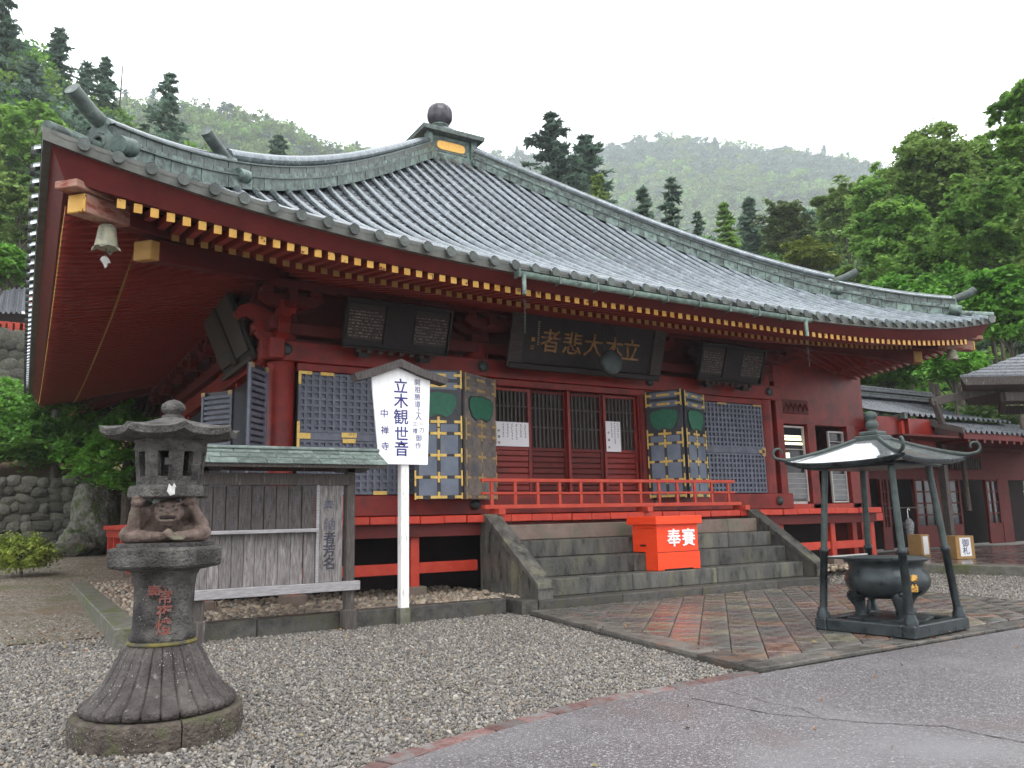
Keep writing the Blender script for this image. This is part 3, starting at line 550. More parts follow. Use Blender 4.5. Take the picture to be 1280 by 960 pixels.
# hip beams, corner by corner
for k in range(4):
    a = math.pi/4
    M = T(XC, YC, 0) @ RZ(SIDES[k]) @ RZ(math.pi/4*3)           # local +x points outwards over the front-left... corner
    # direction of the corner left of side k: (-1,-1)
    M = T(XC, YC, 0) @ RZ(SIDES[k]-math.pi*3/4)                 # local +x -> (-1,-1) direction for k = 0
    def HB(name, x0, x1, w, z0a, z0b, h, m):
        mb = MB().box(x0, x1, -w, w, 0, h, c=.012); mb.v = [(x, y, z+z0a+(z0b-z0a)*(x-x0)/(x1-x0)) for x, y, z in mb.v]; mb.v = [tuple(M @ Vector(v)) for v in mb.v]; return mb.build(name, m, hall)
    q = math.sqrt(2)
    D = lambda d: (9.85-d)*q
    HB('hip_beam', D(4), D(1.35), .13, 5.62, 4.86, .3, red_dk)
    e = HB('hip_beam_end', D(1.35), D(1.22), .135, 4.86, 4.83, .27, gold_dull)
    HB('flying_hip_beam', D(2.4), D(.95), .12, 5.4, 5.14, .28, red_dk)
    HB('hip_beam_tip', D(.95), D(.42), .12, 5.14, 5.05, .24, barewood)
    HB('hip_beam_cap', D(.42), D(.395), .123, 5.05, 5.05, .235, gold)
    HB('hip_nose', D(1.0), D(.27), .155, 5.38, 5.29, .1, barewood)
    # ridge on the hip
    def hp(d, off, dz): return Vector((D(d), off, prof(d)+.7*((9.85-d)/9.8)**3.2+dz))
    def course(name, d0, d1, w, z0, z1, m, lone=False):
        mb = MB()
        A = [hp(d0, -w, z0), hp(d0, w, z0), hp(d1, w, z0), hp(d1, -w, z0), hp(d0, -w, z1), hp(d0, w, z1), hp(d1, w, z1), hp(d1, -w, z1)]
        mb.add([M @ v for v in A], [(0, 3, 2, 1), (4, 5, 6, 7), (0, 1, 5, 4), (1, 2, 6, 5), (2, 3, 7, 6), (3, 0, 4, 7)])
        return mb if lone else mb.build(name, m, hall)
    join = {}
    for (w, z0, z1, st, m_) in ((.27, -.12, .1, .26, patina), (.2, .1, .2, .2, patina), (.175, .2, .33, .24, patina_dk)):
        d = .62; j = 0
        while d < 9.05:
            d1 = min(9.1, d+st*.9); jit = random.uniform(-.004, .006)
            if k in (0, 1): course('ridge_tile', d+.004, d1-.004, w+jit, z0, z1, m_)
            else: join.setdefault(m_, MB()); b_ = course('', d+.004, d1-.004, w+jit, z0, z1, m_, True); join[m_].add(b_.v, b_.f)
            d = d1; j += 1
    for m_, mb in join.items(): tag(mb.build('ridge_tiles', m_, hall), kind='stuff')
    for (w, z) in ((.3, .1), (.21, .335)):                       # thin projecting lips
        mb = MB(); dd = [.62+(9.1-.62)*t/30 for t in range(31)]
        mb.sheet([[M @ hp(d, -w, z-.012), M @ hp(d, -w, z+.012), M @ hp(d, w, z+.012), M @ hp(d, w, z-.012), M @ hp(d, -w, z-.012)] for d in dd], smooth=False); mb.build('ridge_lip', patina_dk, hall)
    mb = MB().tube([M @ hp(2.5+(9.1-2.5)*t/26, 0, .43+.05*(1-t/26)) for t in range(27)], .1, 10); mb.build('ridge_cap', roofm, hall)
    mb = MB().tube([M @ hp(.66+(2.6-.66)*t/10, 0, .37) for t in range(11)], .1, 10); mb.build('ridge_cap', roofm, hall)
    for (d, hgt, scl) in ((.62, .0, 1.0), (2.45, .06, .9)):      # scroll ornament with its horn
        base = hp(d, 0, 0); N = M @ T(*base)
        pts = [(-.2, -.12), (-.22, .12), (-.13, .2), (-.1, .42), (.1, .42), (.13, .2), (.22, .12), (.2, -.12), (.12, -.12), (.07, .06), (-.07, .06), (-.12, -.12)]
        # plate across the hip
        pm = MB(); P = N @ T(0, 0, hgt) @ RZ(math.pi/2)
        pm.add([], [])
        qs = [[(-.2, -.14), (-.22, .14), (-.09, .2), (-.08, .02), (-.12, -.14)], [(.2, -.14), (.12, -.14), (.08, .02), (.09, .2), (.22, .14)], [(-.22, .14), (-.12, .26), (-.1, .42), (.1, .42), (.12, .26), (.22, .14), (.09, .2), (0, .23), (-.09, .2)]]
        for poly in qs: pm.prism([(x*scl, z*scl) for x, z in poly], .07, P @ T(0, -.04, 0))
        orn = pm.build('ridge_ornament', patina, hall)
        MB().tube([P @ Vector((.095*math.cos(a_)*scl, -.03, .1*scl+.095*math.sin(a_)*scl)) for a_ in [math.pi*2*t/14 for t in range(14)]], .03*scl, 6, closed=True).build('ring', patina_dk, orn)
        for sg in (-1, 1):
            MB().tube([P @ Vector((sg*.31*scl, -.05, .03)), P @ Vector((sg*.31*scl, .2, .03+.06))], .115*scl, 16).build('scroll', patina, orn)
        MB().tube([P @ Vector((0, .2-.1*t, .35+.009*t**1.65)) for t in range(8)], [.095]*8, 14).build('horn', patina_dk, orn)
    # corner roll over the very tip
    cn = MB().tube([M @ Vector((D(.04+.6*t/5), 0, 5.2+.7*((9.85-(.04+.6*t/5))/9.8)**3.2+.42*(.04+.6*t/5)-.03)) for t in range(6)], .08, 12).build('corner_roll', patina, hall)
# ridge box on the apex with its jewel
def ap(x0, x1, y0, y1, z0, z1, c=.01): return MB().box(XC+x0, XC+x1, YC+y0, YC+y1, z0, z1, c=c)
ap(-.82, .82, -.82, .82, 11.2, 11.5).build('ridge_box_foot', patina, hall)
rb = ap(-.68, .68, -.68, .68, 11.5, 12.1).build('ridge_box', patina, hall)
for sx in (-1, 1):
    for sy_ in (-1, 1): ap(sx*.7-.09, sx*.7+.09, sy_*.7-.09, sy_*.7+.09, 11.5, 12.1).build('corner_post', patina, rb)
for k in range(4):
    N = T(XC, YC, 0) @ RZ(SIDES[k])
    MB().box(-.5, .5, -.7, -.68, 11.62, 12.0, N, c=.004).build('gold_frame', patina_dk, rb)
    ov = [(.44*math.copysign(abs(math.cos(t))**.35, math.cos(t)), 11.81+.13*math.copysign(abs(math.sin(t))**.6, math.sin(t))) for t in [2*math.pi*j/28 for j in range(28)]]
    gp = MB().prism(ov, .025, N @ T(0, -.72, 0)).build('gold_panel', gilt, rb)
    for j in range(26):
        x_ = random.uniform(-.36, .36); z_ = 11.81+random.uniform(-.07, .07); 
mb = MB(); A = [(-.95, -.95), (.95, -.95), (.95, .95), (-.95, .95)]
mb.add([(XC+x, YC+y, 12.1) for x, y in A]+[(XC+x*1.02, YC+y*1.02, 12.22) for x, y in A]+[(XC+x*.3, YC+y*.3, 12.42) for x, y in A], [(0, 3, 2, 1), (0, 1, 5, 4), (1, 2, 6, 5), (2, 3, 7, 6), (3, 0, 4, 7), (4, 5, 9, 8), (5, 6, 10, 9), (6, 7, 11, 10), (7, 4, 8, 11), (8, 9, 10, 11)]); mb.build('ridge_box_lid', patina_dk, rb)
N = T(XC, YC, 0)
MB().lathe([(.62, 12.3), (.6, 12.42), (.5, 12.54), (.3, 12.62), (.2, 12.66)], 24, N).build('dome', roofm, hall)
MB().lathe([(.2, 12.6), (.19, 12.7), (.26, 12.74), (.26, 12.78), (.2, 12.8)], 24, N).build('neck', patina, hall)
MB().lathe([(.2, 12.78), (.3, 12.86), (.37, 12.98), (.385, 13.12), (.36, 13.26), (.27, 13.38), (.13, 13.44), (.0, 13.46)], 48, N, rmod=lambda a, j, z: .93+.07*abs(math.cos(4*a))**.5).build('jewel', mat('purple_bronze', (.045, .042, .05), .3, (.09, .085, .1), 6, metal=.3, bump=.1), hall)
# gutter along the middle of the front eave
gx0, gx1 = 6.15, 12.75; n = 9
for j in range(n):
    a, b = gx0+(gx1-gx0)*j/n, gx0+(gx1-gx0)*(j+1)/n; mb = MB(); rows = []
    for t in range(3):
        x = a+.012+(b-a-.024)*t/2; z = 4.97+lift(x-XC)
        rows.append([(x, 9.92+.065*math.cos(q), z+.03+.08*math.sin(q)) for q in [math.pi+math.pi*i_/8 for i_ in range(9)]]+[(x, 9.985, z+.05), (x, 9.855, z+.05)])
    mb.sheet(rows); mb.build('gutter', gutterm, hall)
    MB().box(a-.015, a+.015, 9.845, 10.0, 4.9+lift(a-XC), 5.03+lift(a-XC)).build('gutter_bracket', patina_dk, hall)
for x in (6.25, 12.6):
    z = 4.95+lift(x-XC); MB().tube([(x, 9.9, z), (x, 9.9, z-.3)], .035, 10).build('downpipe', gutterm, hall)
    ch = []
    for j in range(9):
        ch.append(MB().tube([(x+.012*math.cos(q), 9.9+.0, z-.4-j*.06+.022*math.sin(q)) for q in [2*math.pi*i_/6 for i_ in range(6)]], .004, 4, closed=True))
    mb = MB(); [mb.add(c.v, c.f) for c in ch]; mb.build('rain_chain', bronze_g, hall)
# ---- walls and columns
CX = [3.72, 7.62, 11.9, 15.78]; CYs = [13.95, 18.1, 22.0, 26.0]
colm = MB().lathe([(.27, 0), (.25, .1), (.24, .12), (.24, 3.3), (.235, 3.35)], 24).mesh('column', red)
for x in CX:
    for y in CYs:
        if y in (13.95, 26.0) or x in (CX[0], CX[-1]): put(colm, 'column', hall, (x, y, 1.42))
Wl = lambda x0, x1, y0, y1, z0, z1, nm, m, c=.008: MB().box(x0, x1, y0, y1, z0, z1, c=c).build(nm, m, hall)
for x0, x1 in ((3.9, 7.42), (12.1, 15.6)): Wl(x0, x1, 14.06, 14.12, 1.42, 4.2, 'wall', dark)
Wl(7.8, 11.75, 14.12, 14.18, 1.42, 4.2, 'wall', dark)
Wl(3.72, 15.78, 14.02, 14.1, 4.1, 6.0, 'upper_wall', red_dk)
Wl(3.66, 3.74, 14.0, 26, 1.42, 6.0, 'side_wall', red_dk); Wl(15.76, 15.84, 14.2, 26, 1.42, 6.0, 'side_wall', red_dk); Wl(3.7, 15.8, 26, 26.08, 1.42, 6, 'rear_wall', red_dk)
# tie beams
Wl(3.2, 16.3, 13.6, 13.93, 1.45, 1.82, 'sill_beam', red, .015)
Wl(3.3, 16.2, 13.68, 13.92, 4.14, 4.5, 'head_beam', red, .015)
Wl(3.95, 15.56, 13.74, 13.9, 4.0, 4.135, 'lintel', red, .01)
Wl(3.2, 16.3, 13.72, 14.14, 4.62, 4.84, 'plate_beam', red_dk, .015)
Wl(3.44, 3.6, 13.6, 26.2, 1.45, 1.82, 'side_sill_beam', red, .015); Wl(3.4, 3.66, 13.5, 26.3, 4.14, 4.5, 'side_head_beam', red, .015); Wl(3.36, 3.7, 13.4, 26.3, 4.62, 4.84, 'side_plate_beam', red_dk, .015)
bossm = MB().lathe([(.11, 0), (.11, .02), (.07, .05), (.02, .06)], 16, RX(math.pi/2)).mesh('beam_boss', bronze_g)
for x in CX: put(bossm, 'beam_boss', hall, (x, 13.67, 4.34)); put(bossm, 'beam_boss', hall, (x if x != 7.62 else 7.35, 13.59, 1.64))
# brackets above the columns and between them
def brackets(M, m=red_dk):
    b_ = MB().box(-.2, .2, -.2, .2, 0, .2, M, c=.03).build('bracket_block', m, hall)
    for dx in (-.42, 0, .42):
        MB().box(dx-.1, dx+.1, -.12, .12, .38, .5, M, c=.02).build('small_block', m, b_)
        MB().box(dx-.1, dx+.1, -.62, -.4, .38, .5, M, c=.02).build('small_block', m, b_)
    MB().prism([(-.55, .3), (-.55, .38), (.55, .38), (.55, .3), (.4, .2), (.2, .16), (-.2, .16), (-.4, .2)], .18, M @ T(0, -.09, 0)).build('bracket_arm', m, b_)
    MB().prism([(-.55, .3), (-.55, .38), (.55, .38), (.55, .3), (.4, .2), (.2, .16), (-.2, .16), (-.4, .2)], .18, M @ T(0, -.6, 0)).build('bracket_arm', m, b_)
    MB().prism([(-.7, .26), (-.7, .38), (.2, .38), (.2, .16), (-.4, .16), (-.6, .2)], .16, M @ RZ(math.pi/2) @ T(0, -.08, 0)).build('bracket_arm', m, b_)
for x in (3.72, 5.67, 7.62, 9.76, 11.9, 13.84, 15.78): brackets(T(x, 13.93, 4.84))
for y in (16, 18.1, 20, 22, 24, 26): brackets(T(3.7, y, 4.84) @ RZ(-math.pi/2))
Wl(2.9, 16.6, 13.35, 13.5, 5.34, 5.5, 'bracket_purlin', red_dk); Wl(3.1, 3.26, 13.35, 26.6, 5.34, 5.5, 'side_purlin', red_dk)
# carved beam noses at the near corner
for M in (T(3.55, 13.8, 4.62) @ RZ(math.pi), T(3.6, 13.7, 4.62) @ RZ(-math.pi/2)):
    p = [(0, -.18), (.18, -.16), (.3, -.05), (.38, .1), (.34, .22), (.46, .28), (.62, .2), (.7, .28), (.62, .42), (.44, .48), (.2, .42), (0, .3)]
    MB().prism(p, .2, M @ T(0, -.1, 0)).build('carved_nose', red, hall)
# ---- lattice shutters (front bays)
pt = .1265
def lattice(x0, x1, yf, z0, z1, zm, name='lattice_shutter', full=True):
    o = MB().box(x0, x1, yf+.05, yf+.062, z0, z1).build(name, slate, hall)
    zs = [(zm[1], z1)] + ([(z0, zm[0])] if full else [])
    vb = {}
    for za, zb in zs:
        n = round((x1-x0)/pt); p_ = (x1-x0)/n; key = round(zb-za, 3)
        vme = MB().box(-.023, .023, 0, .05, 0, zb-za-.004).mesh('lattice_bar', slate)
        for j in range(n+1): put(vme, 'lattice_bar', o, (min(max(x0+j*p_, x0+.024), x1-.024), yf, za+.002))
        m_ = round((zb-za)/.117); q_ = (zb-za)/m_; hme = MB().box(0, x1-x0-.004, 0, .04, -.021, .021).mesh('lattice_rail', slate)
        for j in range(m_+1): put(hme, 'lattice_rail', o, (x0+.002, yf+.006, min(max(za+j*q_, za+.022), zb-.022)))
    MB().box(x0, x1, yf-.012, yf+.05, zm[0]+.003, zm[1]-.003, c=.006).build('meeting_rail', slate, o)
    return o
def plate(o, x, z, w, h, y, m=brass): return MB().box(x, x+w, y, y+.012, z, z+h, c=.003).build('brass_plate', m, o)
la = lattice(3.97, 7.3, 13.72, 1.84, 3.98, (2.78, 2.92))
for x, z, w, h in ((3.96, 3.93, .24, .06), (3.96, 3.75, .05, .18), (4.35, 3.93, .25, .06), (3.95, 2.8, .24, .1), (3.95, 2.5, .05, .3), (3.95, 2.9, .05, .2), (4.75, 2.84, .28, .09), (4.77, 2.74, .24, .08), (5.35, 1.83, .26, .07)): plate(la, x, z, w, h, 13.7)
lb = lattice(12.15, 15.52, 13.72, 1.84, 3.98, (2.78, 2.92))
for x, z, w, h in ((15.42, 2.72, .12, .22), (15.3, 2.8, .2, .08), (14.0, 3.94, .3, .05), (15.2, 3.94, .3, .05)): plate(lb, x, z, w, h, 13.7, brass_old)
# ---- sliding panels of the middle bay
PX = [(7.93, 8.82, 0), (8.82, 9.75, 1), (9.75, 10.7, 1), (10.7, 11.62, 0)]
for x0, x1, inn in PX:
    y = 13.86+.06*inn; fr = red if not inn else red_dk
    s = MB().box(x0, x1, y+.05, y+.06, 1.84, 3.98).build('sliding_screen', plaqd, hall)
    for a in (x0, x1-.07): MB().box(a, a+.07, y-.01, y+.05, 1.83, 3.99, c=.006).build('stile', fr, s)
    for z, h in ((1.83, .07), (2.72, .07), (3.92, .06)): MB().box(x0+.07, x1-.07, y-.006, y+.05, z, z+h, c=.005).build('rail', fr, s)
    n = 8
    for j in range(1, n): xx = x0+.07+(x1-x0-.14)*j/n; MB().box(xx-.018, xx+.018, y, y+.035, 2.79, 3.92).build('screen_bar', postwood, s)
    for z in (3.2, 3.6): MB().box(x0+.07, x1-.07, y+.008, y+.042, z, z+.03).build('cross_bar', postwood, s)
    n = 7
    for j in range(n): z = 1.9+.82*j/n; MB().box(x0+.07, x1-.07, y+.004, y+.05, z+.008, z+.82/n-.004, c=.012).build('plank', red if not inn else red_dk, s)
for x in (7.87, 9.75-.035, 11.64): MB().box(x, x+.07, 13.8, 13.95, 1.83, 4.0, c=.008).build('door_post', red, hall)
# ---- folding doors
def leaf(p0, p1, z0, z1, near, old):
    """one lacquered leaf between two plan points; near = its face looks at the viewer with polished fittings"""
    w = math.hypot(p1[0]-p0[0], p1[1]-p0[1]); M = frame((p0[0], p0[1], 0), (p1[0]-p0[0], p1[1]-p0[1], 0), (0, 0, 1)); H = z1-z0
    o = MB().box(0, w, -.03, .03, z0, z1, M, c=.006).build('door_leaf', black if not old else oldpanel, hall); bp_ = brass if not old else brass_old
    f = lambda x0, x1, a, b, nm, m, y0=-.045, y1=-.03, c=.003: MB().box(x0, x1, y0, y1, z0+a*H, z0+b*H, M, c=c).build(nm, m, o)
    # recessed-looking panels framed by rails
    for a, b in ((.93, .985), (.845, .9), ): f(.09, w-.09, a, b, 'door_panel', slate_p if not old else oldpanel, -.036, -.03)
    rows = [(.515, .575), (.345, .49), (.18, .325), (.03, .155)]
    for a, b in rows:
        f(.08, w/2-.035, a, b, 'door_panel', slate_p if not old else oldpanel, -.038, -.03); f(w/2+.035, w-.08, a, b, 'door_panel', slate_p if not old else oldpanel, -.038, -.03)
    fan = [(.12, .78), (.2, .81), (.35, .815), (.5, .825), (.65, .815), (.8, .81), (.88, .78), (.87, .72), (.78, .655), (.66, .63), (.58, .645), (.5, .65), (.42, .645), (.34, .63), (.22, .655), (.13, .72)]
    P = [(x*w, z0+z*H) for x, z in fan]; cx_, cz_ = w/2, z0+.73*H
    MB().prism([(cx_+(x-cx_)*1.07, cz_+(z-cz_)*1.1) for x, z in P], .012, M @ T(0, -.044, 0)).build('fan_border', black, o)
    MB().prism(P, .012, M @ T(0, -.05, 0)).build('green_fan', greenf, o)
    ys_ = [.958, .872, .593, .503, .335, .168, .018]
    for i, a in enumerate(ys_):
        h = .011
        for x0, x1 in ((.015, .15), (w-.15, w-.015)): f(x0, x1, a-h, a+h, 'brass_fitting', bp_)
        f(w/2-.15, w/2+.15, a-h, a+h, 'brass_fitting', bp_)
        if i >= 2:
            f(w/2-.022, w/2+.022, a-.04 if i < 6 else a, a+.04, 'brass_fitting', bp_, -.049, -.031)
    for a, b in ((.85, 1.0), (.46, .64), (.28, .39), (.1, .22), (.0, .05)):
        for x0 in (.0, w-.03): f(x0, x0+.03, a, b, 'brass_edge', bp_, -.047, -.03)
    return o
leaf((5.88, 13.12), (6.74, 12.93), 1.72, 4.06, True, False); leaf((6.79, 12.93), (7.72, 13.44), 1.72, 4.04, True, True)
leaf((11.72, 13.62), (12.1, 12.88), 1.72, 4.06, True, False); leaf((12.16, 12.9), (13.08, 13.26), 1.72, 4.04, True, False)
# ---- side shutters seen past the corner column
def louver(p0, p1, z0, z1, n):
    w = math.hypot(p1[0]-p0[0], p1[1]-p0[1]); M = frame((p0[0], p0[1], 0), (p1[0]-p0[0], p1[1]-p0[1], 0), (0, 0, 1))
    o = MB().box(0, w, .0, .012, z0, z1, M).build('side_shutter', black, hall)
    for x0 in (0, w-.06): MB().box(x0, x0+.06, -.05, .0, z0, z1, M, c=.006).build('shutter_frame', slate, o)
    for j in range(n): z = z0+.04+(z1-z0-.08)*j/n; MB().box(.06, w-.06, -.04, -.004, z, z+(z1-z0)/n*.62, M, c=.006).build('shutter_slat', slate, o)
    for x0 in (0, w-.1): MB().box(x0, x0+.1, -.06, -.05, z1-.08, z1, M).build('shutter_fitting', brass_old, o); 
    return o
louver((3.02, 13.35), (3.42, 13.8), 1.84, 4.0, 20); louver((2.98, 17.0), (3.44, 16.35), 1.84, 4.0, 20); louver((3.44, 14.4), (3.44, 16.3), 1.84, 4.0, 20)
louver((3.44, 18.4), (3.44, 21.7), 1.84, 4.0, 20); louver((3.44, 22.3), (3.44, 25.7), 1.84, 4.0, 20)
for y in (14.2, 16.3, 18.3, 21.8): Wl(3.48, 3.62, y, y+.14, 1.42, 4.2, 'side_post', red)
# PART3
# ================================================================ veranda
ver = thing('veranda', (9.5, 12.5, 0), 'red raised plank veranda wrapping the hall on short square posts', 'veranda')
B = lambda x0, x1, y0, y1, z0, z1, nm, m, par, c=.006, M=None: MB().box(x0, x1, y0, y1, z0, z1, M, c=c).build(nm, m, par)
x = 2.02; nb = 36; w = (17.0-2.02)/nb
bd = MB().box(-w/2+.004, w/2-.004, 0, 2.1, 0, .12, c=.012).mesh('floor_board', red_ver)
for j in range(nb): put(bd, 'floor_board', ver, (x+(j+.5)*w, 11.7+random.uniform(-.012, .012), 1.305+random.uniform(-.004, .004)))
bs = MB().box(0, 1.5, -.2, .2, 0, .12, c=.012).mesh('floor_board', red_ver)
for j in range(30): put(bs, 'floor_board', ver, (2.0+random.uniform(-.01, .01), 14.02+j*.41, 1.3))
B(2.1, 16.95, 11.83, 11.97, 1.1, 1.3, 'edge_beam', red_dk, ver); B(2.1, 2.24, 11.97, 26.2, 1.1, 1.3, 'edge_beam', red_ver, ver)
B(16.8, 17.22, 11.85, 12.05, 1.12, 1.3, 'edge_beam_end', red_ver, ver)
PXs = [2.17, 3.45, 5.36, 13.83, 15.5, 16.9]
pd = MB().box(-.17, .17, -.17, .17, .1, .34, c=.02).mesh('pad_stone', stone_r)
pm_ = MB().box(-.075, .075, -.075, .075, .3, 1.12, c=.008).mesh('post', red_ver)
for x in PXs: put(pm_, 'post', ver, (x, 12.0, 0)); put(pd, 'pad_stone', ver, (x, 12.0, 0))
for y in (13.7, 15.4, 17.1, 18.8, 20.5, 22.2, 23.9, 25.6): put(pm_, 'post', ver, (2.17, y, 0)); put(pd, 'pad_stone', ver, (2.17, y, 0))
for a, b in ((2.25, 3.37), (3.53, 5.28), (5.44, 6.5), (12.85, 13.75), (13.91, 15.42), (15.58, 16.82)): B(a, b, 11.96, 12.04, .53, .7, 'tie_rail', red_ver, ver)
for a, b in zip((13.7, 15.4, 17.1, 18.8, 20.5, 22.2, 23.9), (15.4, 17.1, 18.8, 20.5, 22.2, 23.9, 25.6)): B(2.13, 2.21, a+.08, b-.08, .53, .7, 'tie_rail', red_ver, ver)
for y in (12.4, 13.0, 13.6): B(16.82, 16.98, y, y+.14, .3, 1.12, 'post', red_ver, ver)
B(2.6, 16.9, 13.3, 13.4, .15, 1.3, 'underfloor_shade', dark, ver); B(2.6, 2.7, 13.4, 26, .15, 1.3, 'underfloor_shade', dark, ver)  # added near-black sheets painting the shade of the space under the floor
# removable railing in front of the steps' head
rl = thing('railing', (9.45, 11.8, 1.43), 'low red open railing along the veranda edge above the steps', 'railing')
B(6.5, 12.38, 11.77, 11.83, 1.97, 2.03, 'top_rail', red_rail, rl); B(6.5, 12.38, 11.78, 11.82, 1.76, 1.8, 'mid_rail', red_rail, rl); B(6.54, 12.5, 11.74, 11.86, 1.52, 1.59, 'bottom_rail', red_rail, rl)
bl = MB().box(-.028, .028, -.02, .02, 0, .39, c=.004).mesh('baluster', red_rail)
for j in range(13): put(bl, 'baluster', rl, (6.7+j*(12.2-6.7)/12, 11.8, 1.585))
for x in (6.72, 9.9, 12.45): B(x, x+.13, 11.6, 11.95, 1.425, 1.52, 'foot_block', red_rail, rl)
# ================================================================ stone steps
stp = thing('stone_steps', (9.68, 11, 0), 'broad wet dark stone steps with sloping side walls below the veranda', 'steps')
def course_blocks(x0, x1, y0, y1, z0, z1, nm, m, cuts):
    xs_ = [x0]+[x0+(x1-x0)*c for c in cuts]+[x1]
    for a, b in zip(xs_, xs_[1:]): MB().box(a+.003, b-.003, y0+random.uniform(-.004, .004), y1, z0, z1+random.uniform(-.003, .003), c=.014).build(nm, m, stp)
course_blocks(6.48, 12.9, 10.08, 12, -.02, .175, 'base_slab', curb_dk, (.24, .5, .78))
zz = [(.175, .44, 10.42, stone), (.44, .73, 10.8, stone), (.73, 1.0, 11.13, stone), (1.0, 1.255, 11.46, stone_r)]
ct = [(.3, .62), (.36, .7), (.42, .8), (.55, .86)]
for (z0, z1, y, m), c in zip(zz, ct): course_blocks(6.76, 12.6, y, 12.0, z0, z1, 'tread_stone', m, c)
for x0, x1 in ((6.5, 6.755), (12.605, 12.86)):
    prm = [(10.13, .178), (10.13, .335), (11.7, 1.415), (11.86, 1.415), (11.86, .178)]
    ck = MB().prism(prm, x1-x0, T(x0, 0, 0) @ RZ(0) @ Matrix(((0, 1, 0, 0), (1, 0, 0, 0), (0, 0, 1, 0), (0, 0, 0, 1)))).build('cheek_wall', stone, stp)
    cp = [(10.11, .335), (10.11, .4), (11.68, 1.44), (11.8, 1.44), (11.72, 1.34)]
    MB().prism([(a, b+.0) for a, b in cp], x1-x0+.03, T(x0-.015, 0, 0) @ Matrix(((0, 1, 0, 0), (1, 0, 0, 0), (0, 0, 1, 0), (0, 0, 0, 1)))).build('coping', stone, ck)
B(6.2, 6.47, 10.1, 11.9, -.02, .19, 'side_slab', curb_dk, stp)
# ================================================================ donation box (reaches back over the second step)
db = thing('donation_box', (9.57, 10.6, .44), 'bright red wooden offering box with two white characters on the steps', 'offering box')
X0, X1 = 9.1, 10.02
side = [(10.47, .445), (10.47, 1.2), (11.24, 1.2), (11.24, 1.005), (11.24, .745), (10.78, .745), (10.78, .445)]
side = [(10.47, .445), (10.47, 1.2), (11.1, 1.2), (11.1, .745), (10.78, .745), (10.78, .445)]
SW = Matrix(((0, 1, 0, 0), (1, 0, 0, 0), (0, 0, 1, 0), (0, 0, 0, 1)))
MB().prism(side, X1-X0, T(X0, 0, 0) @ SW).build('body', boxred, db)
B(X0-.06, X1+.06, 10.4, 11.18, 1.2, 1.34, 'lid', boxred, db, .01)
B(X0-.015, X1+.015, 10.452, 10.47, .445, .735, 'lower_panel', boxred, db); B(X0+.12, X1-.16, 10.44, 10.46, .445, .47, 'toe_gap', dark, db)
B(X0-.008, X1+.008, 10.455, 10.468, .742, .748, 'seam', dark, db); B(X0-.012, X0-.002, 10.75, 10.9, .84, .87, 'latch', plaqd, db)
B(X0-.02, X0-.001, 10.5, 11.0, 1.14, 1.165, 'side_batten', boxred, db)
FR = Matrix(((1, 0, 0, 0), (0, 0, -1, 0), (0, 1, 0, 0), (0, 0, 0, 1)))         # text plane facing -Y
for ch, x in (('奉', 9.47), ('賽', 9.8)): text_part(ch, .31, T(x, 10.462, .98) @ FR, white, 'white_character', db, .006, off=.0045)
# ================================================================ plaques under the eave
def tilt(x, y, z, a): return T(x, y, z) @ RX(a)
def plaque(x0, x1, z0, z1, y, lab, name='wooden_plaque'):
    w = x1-x0; h = (z1-z0)/math.cos(.32); t = thing(name, ((x0+x1)/2, y, z0), lab, 'plaque', 'wooden votive plaques')
    M = tilt((x0+x1)/2, y, z0, .32); g = lambda a, b, c_, d, e, f_, nm, m, p=t, cc=.006: MB().box(a, b, c_, d, e, f_, M, c=cc).build(nm, m, p)
    bk = g(-w/2, w/2, 0, .05, 0, h, 'board', plaqd)
    for s in (-1, 1):
        pn = g(min(s*.15*w, s*.49*w), max(s*.15*w, s*.49*w), -.03, 0, .12, h-.05, 'text_panel', plaqw)
        mk = MB()
        for r_ in range(9):
            z = .17+(h-.3)*r_/9
            for c in range(22):
                if random.random() < .62: xx = s*.32*w-.16*w+.32*w*c/22; mk.box(xx, xx+random.uniform(.01, .04), -.033, -.0295, z, z+random.uniform(.008, .03), M)
        tag(mk.build('carved_text', plaqt, pn), kind='stuff')
    g(-.14*w, .14*w, -.045, 0, .06, h-.02, 'centre_panel', plaqd)
    for a, b, c_, d in ((-w/2-.04, w/2+.04, -.04, .0), (-w/2-.04, w/2+.04, h, h+.05)): g(a, b, -.06, .05, c_, d, 'frame_rail', plaqd)
    for a in (-w/2-.04, w/2): g(a, a+.04, -.06, .05, 0, h, 'frame_stile', plaqd)
    for j in range(8): xx = -w*.36+w*.72*j/7; g(xx-.05, xx+.05, -.05, .02, -.11, -.045, 'stud', plaqw, t, .01)
    for xx in (-w*.3, w*.3): g(xx-.1, xx+.1, -.02, .25, -.2, -.1, 'bracket', plaqd, t)
    return t
plaque(4.62, 6.6, 4.43, 5.18, 13.3, 'dark wooden plaque left of the doors with two text panels')
plaque(13.02, 15.0, 4.43, 5.18, 13.3, 'dark wooden plaque right of the folded doors with two text panels')
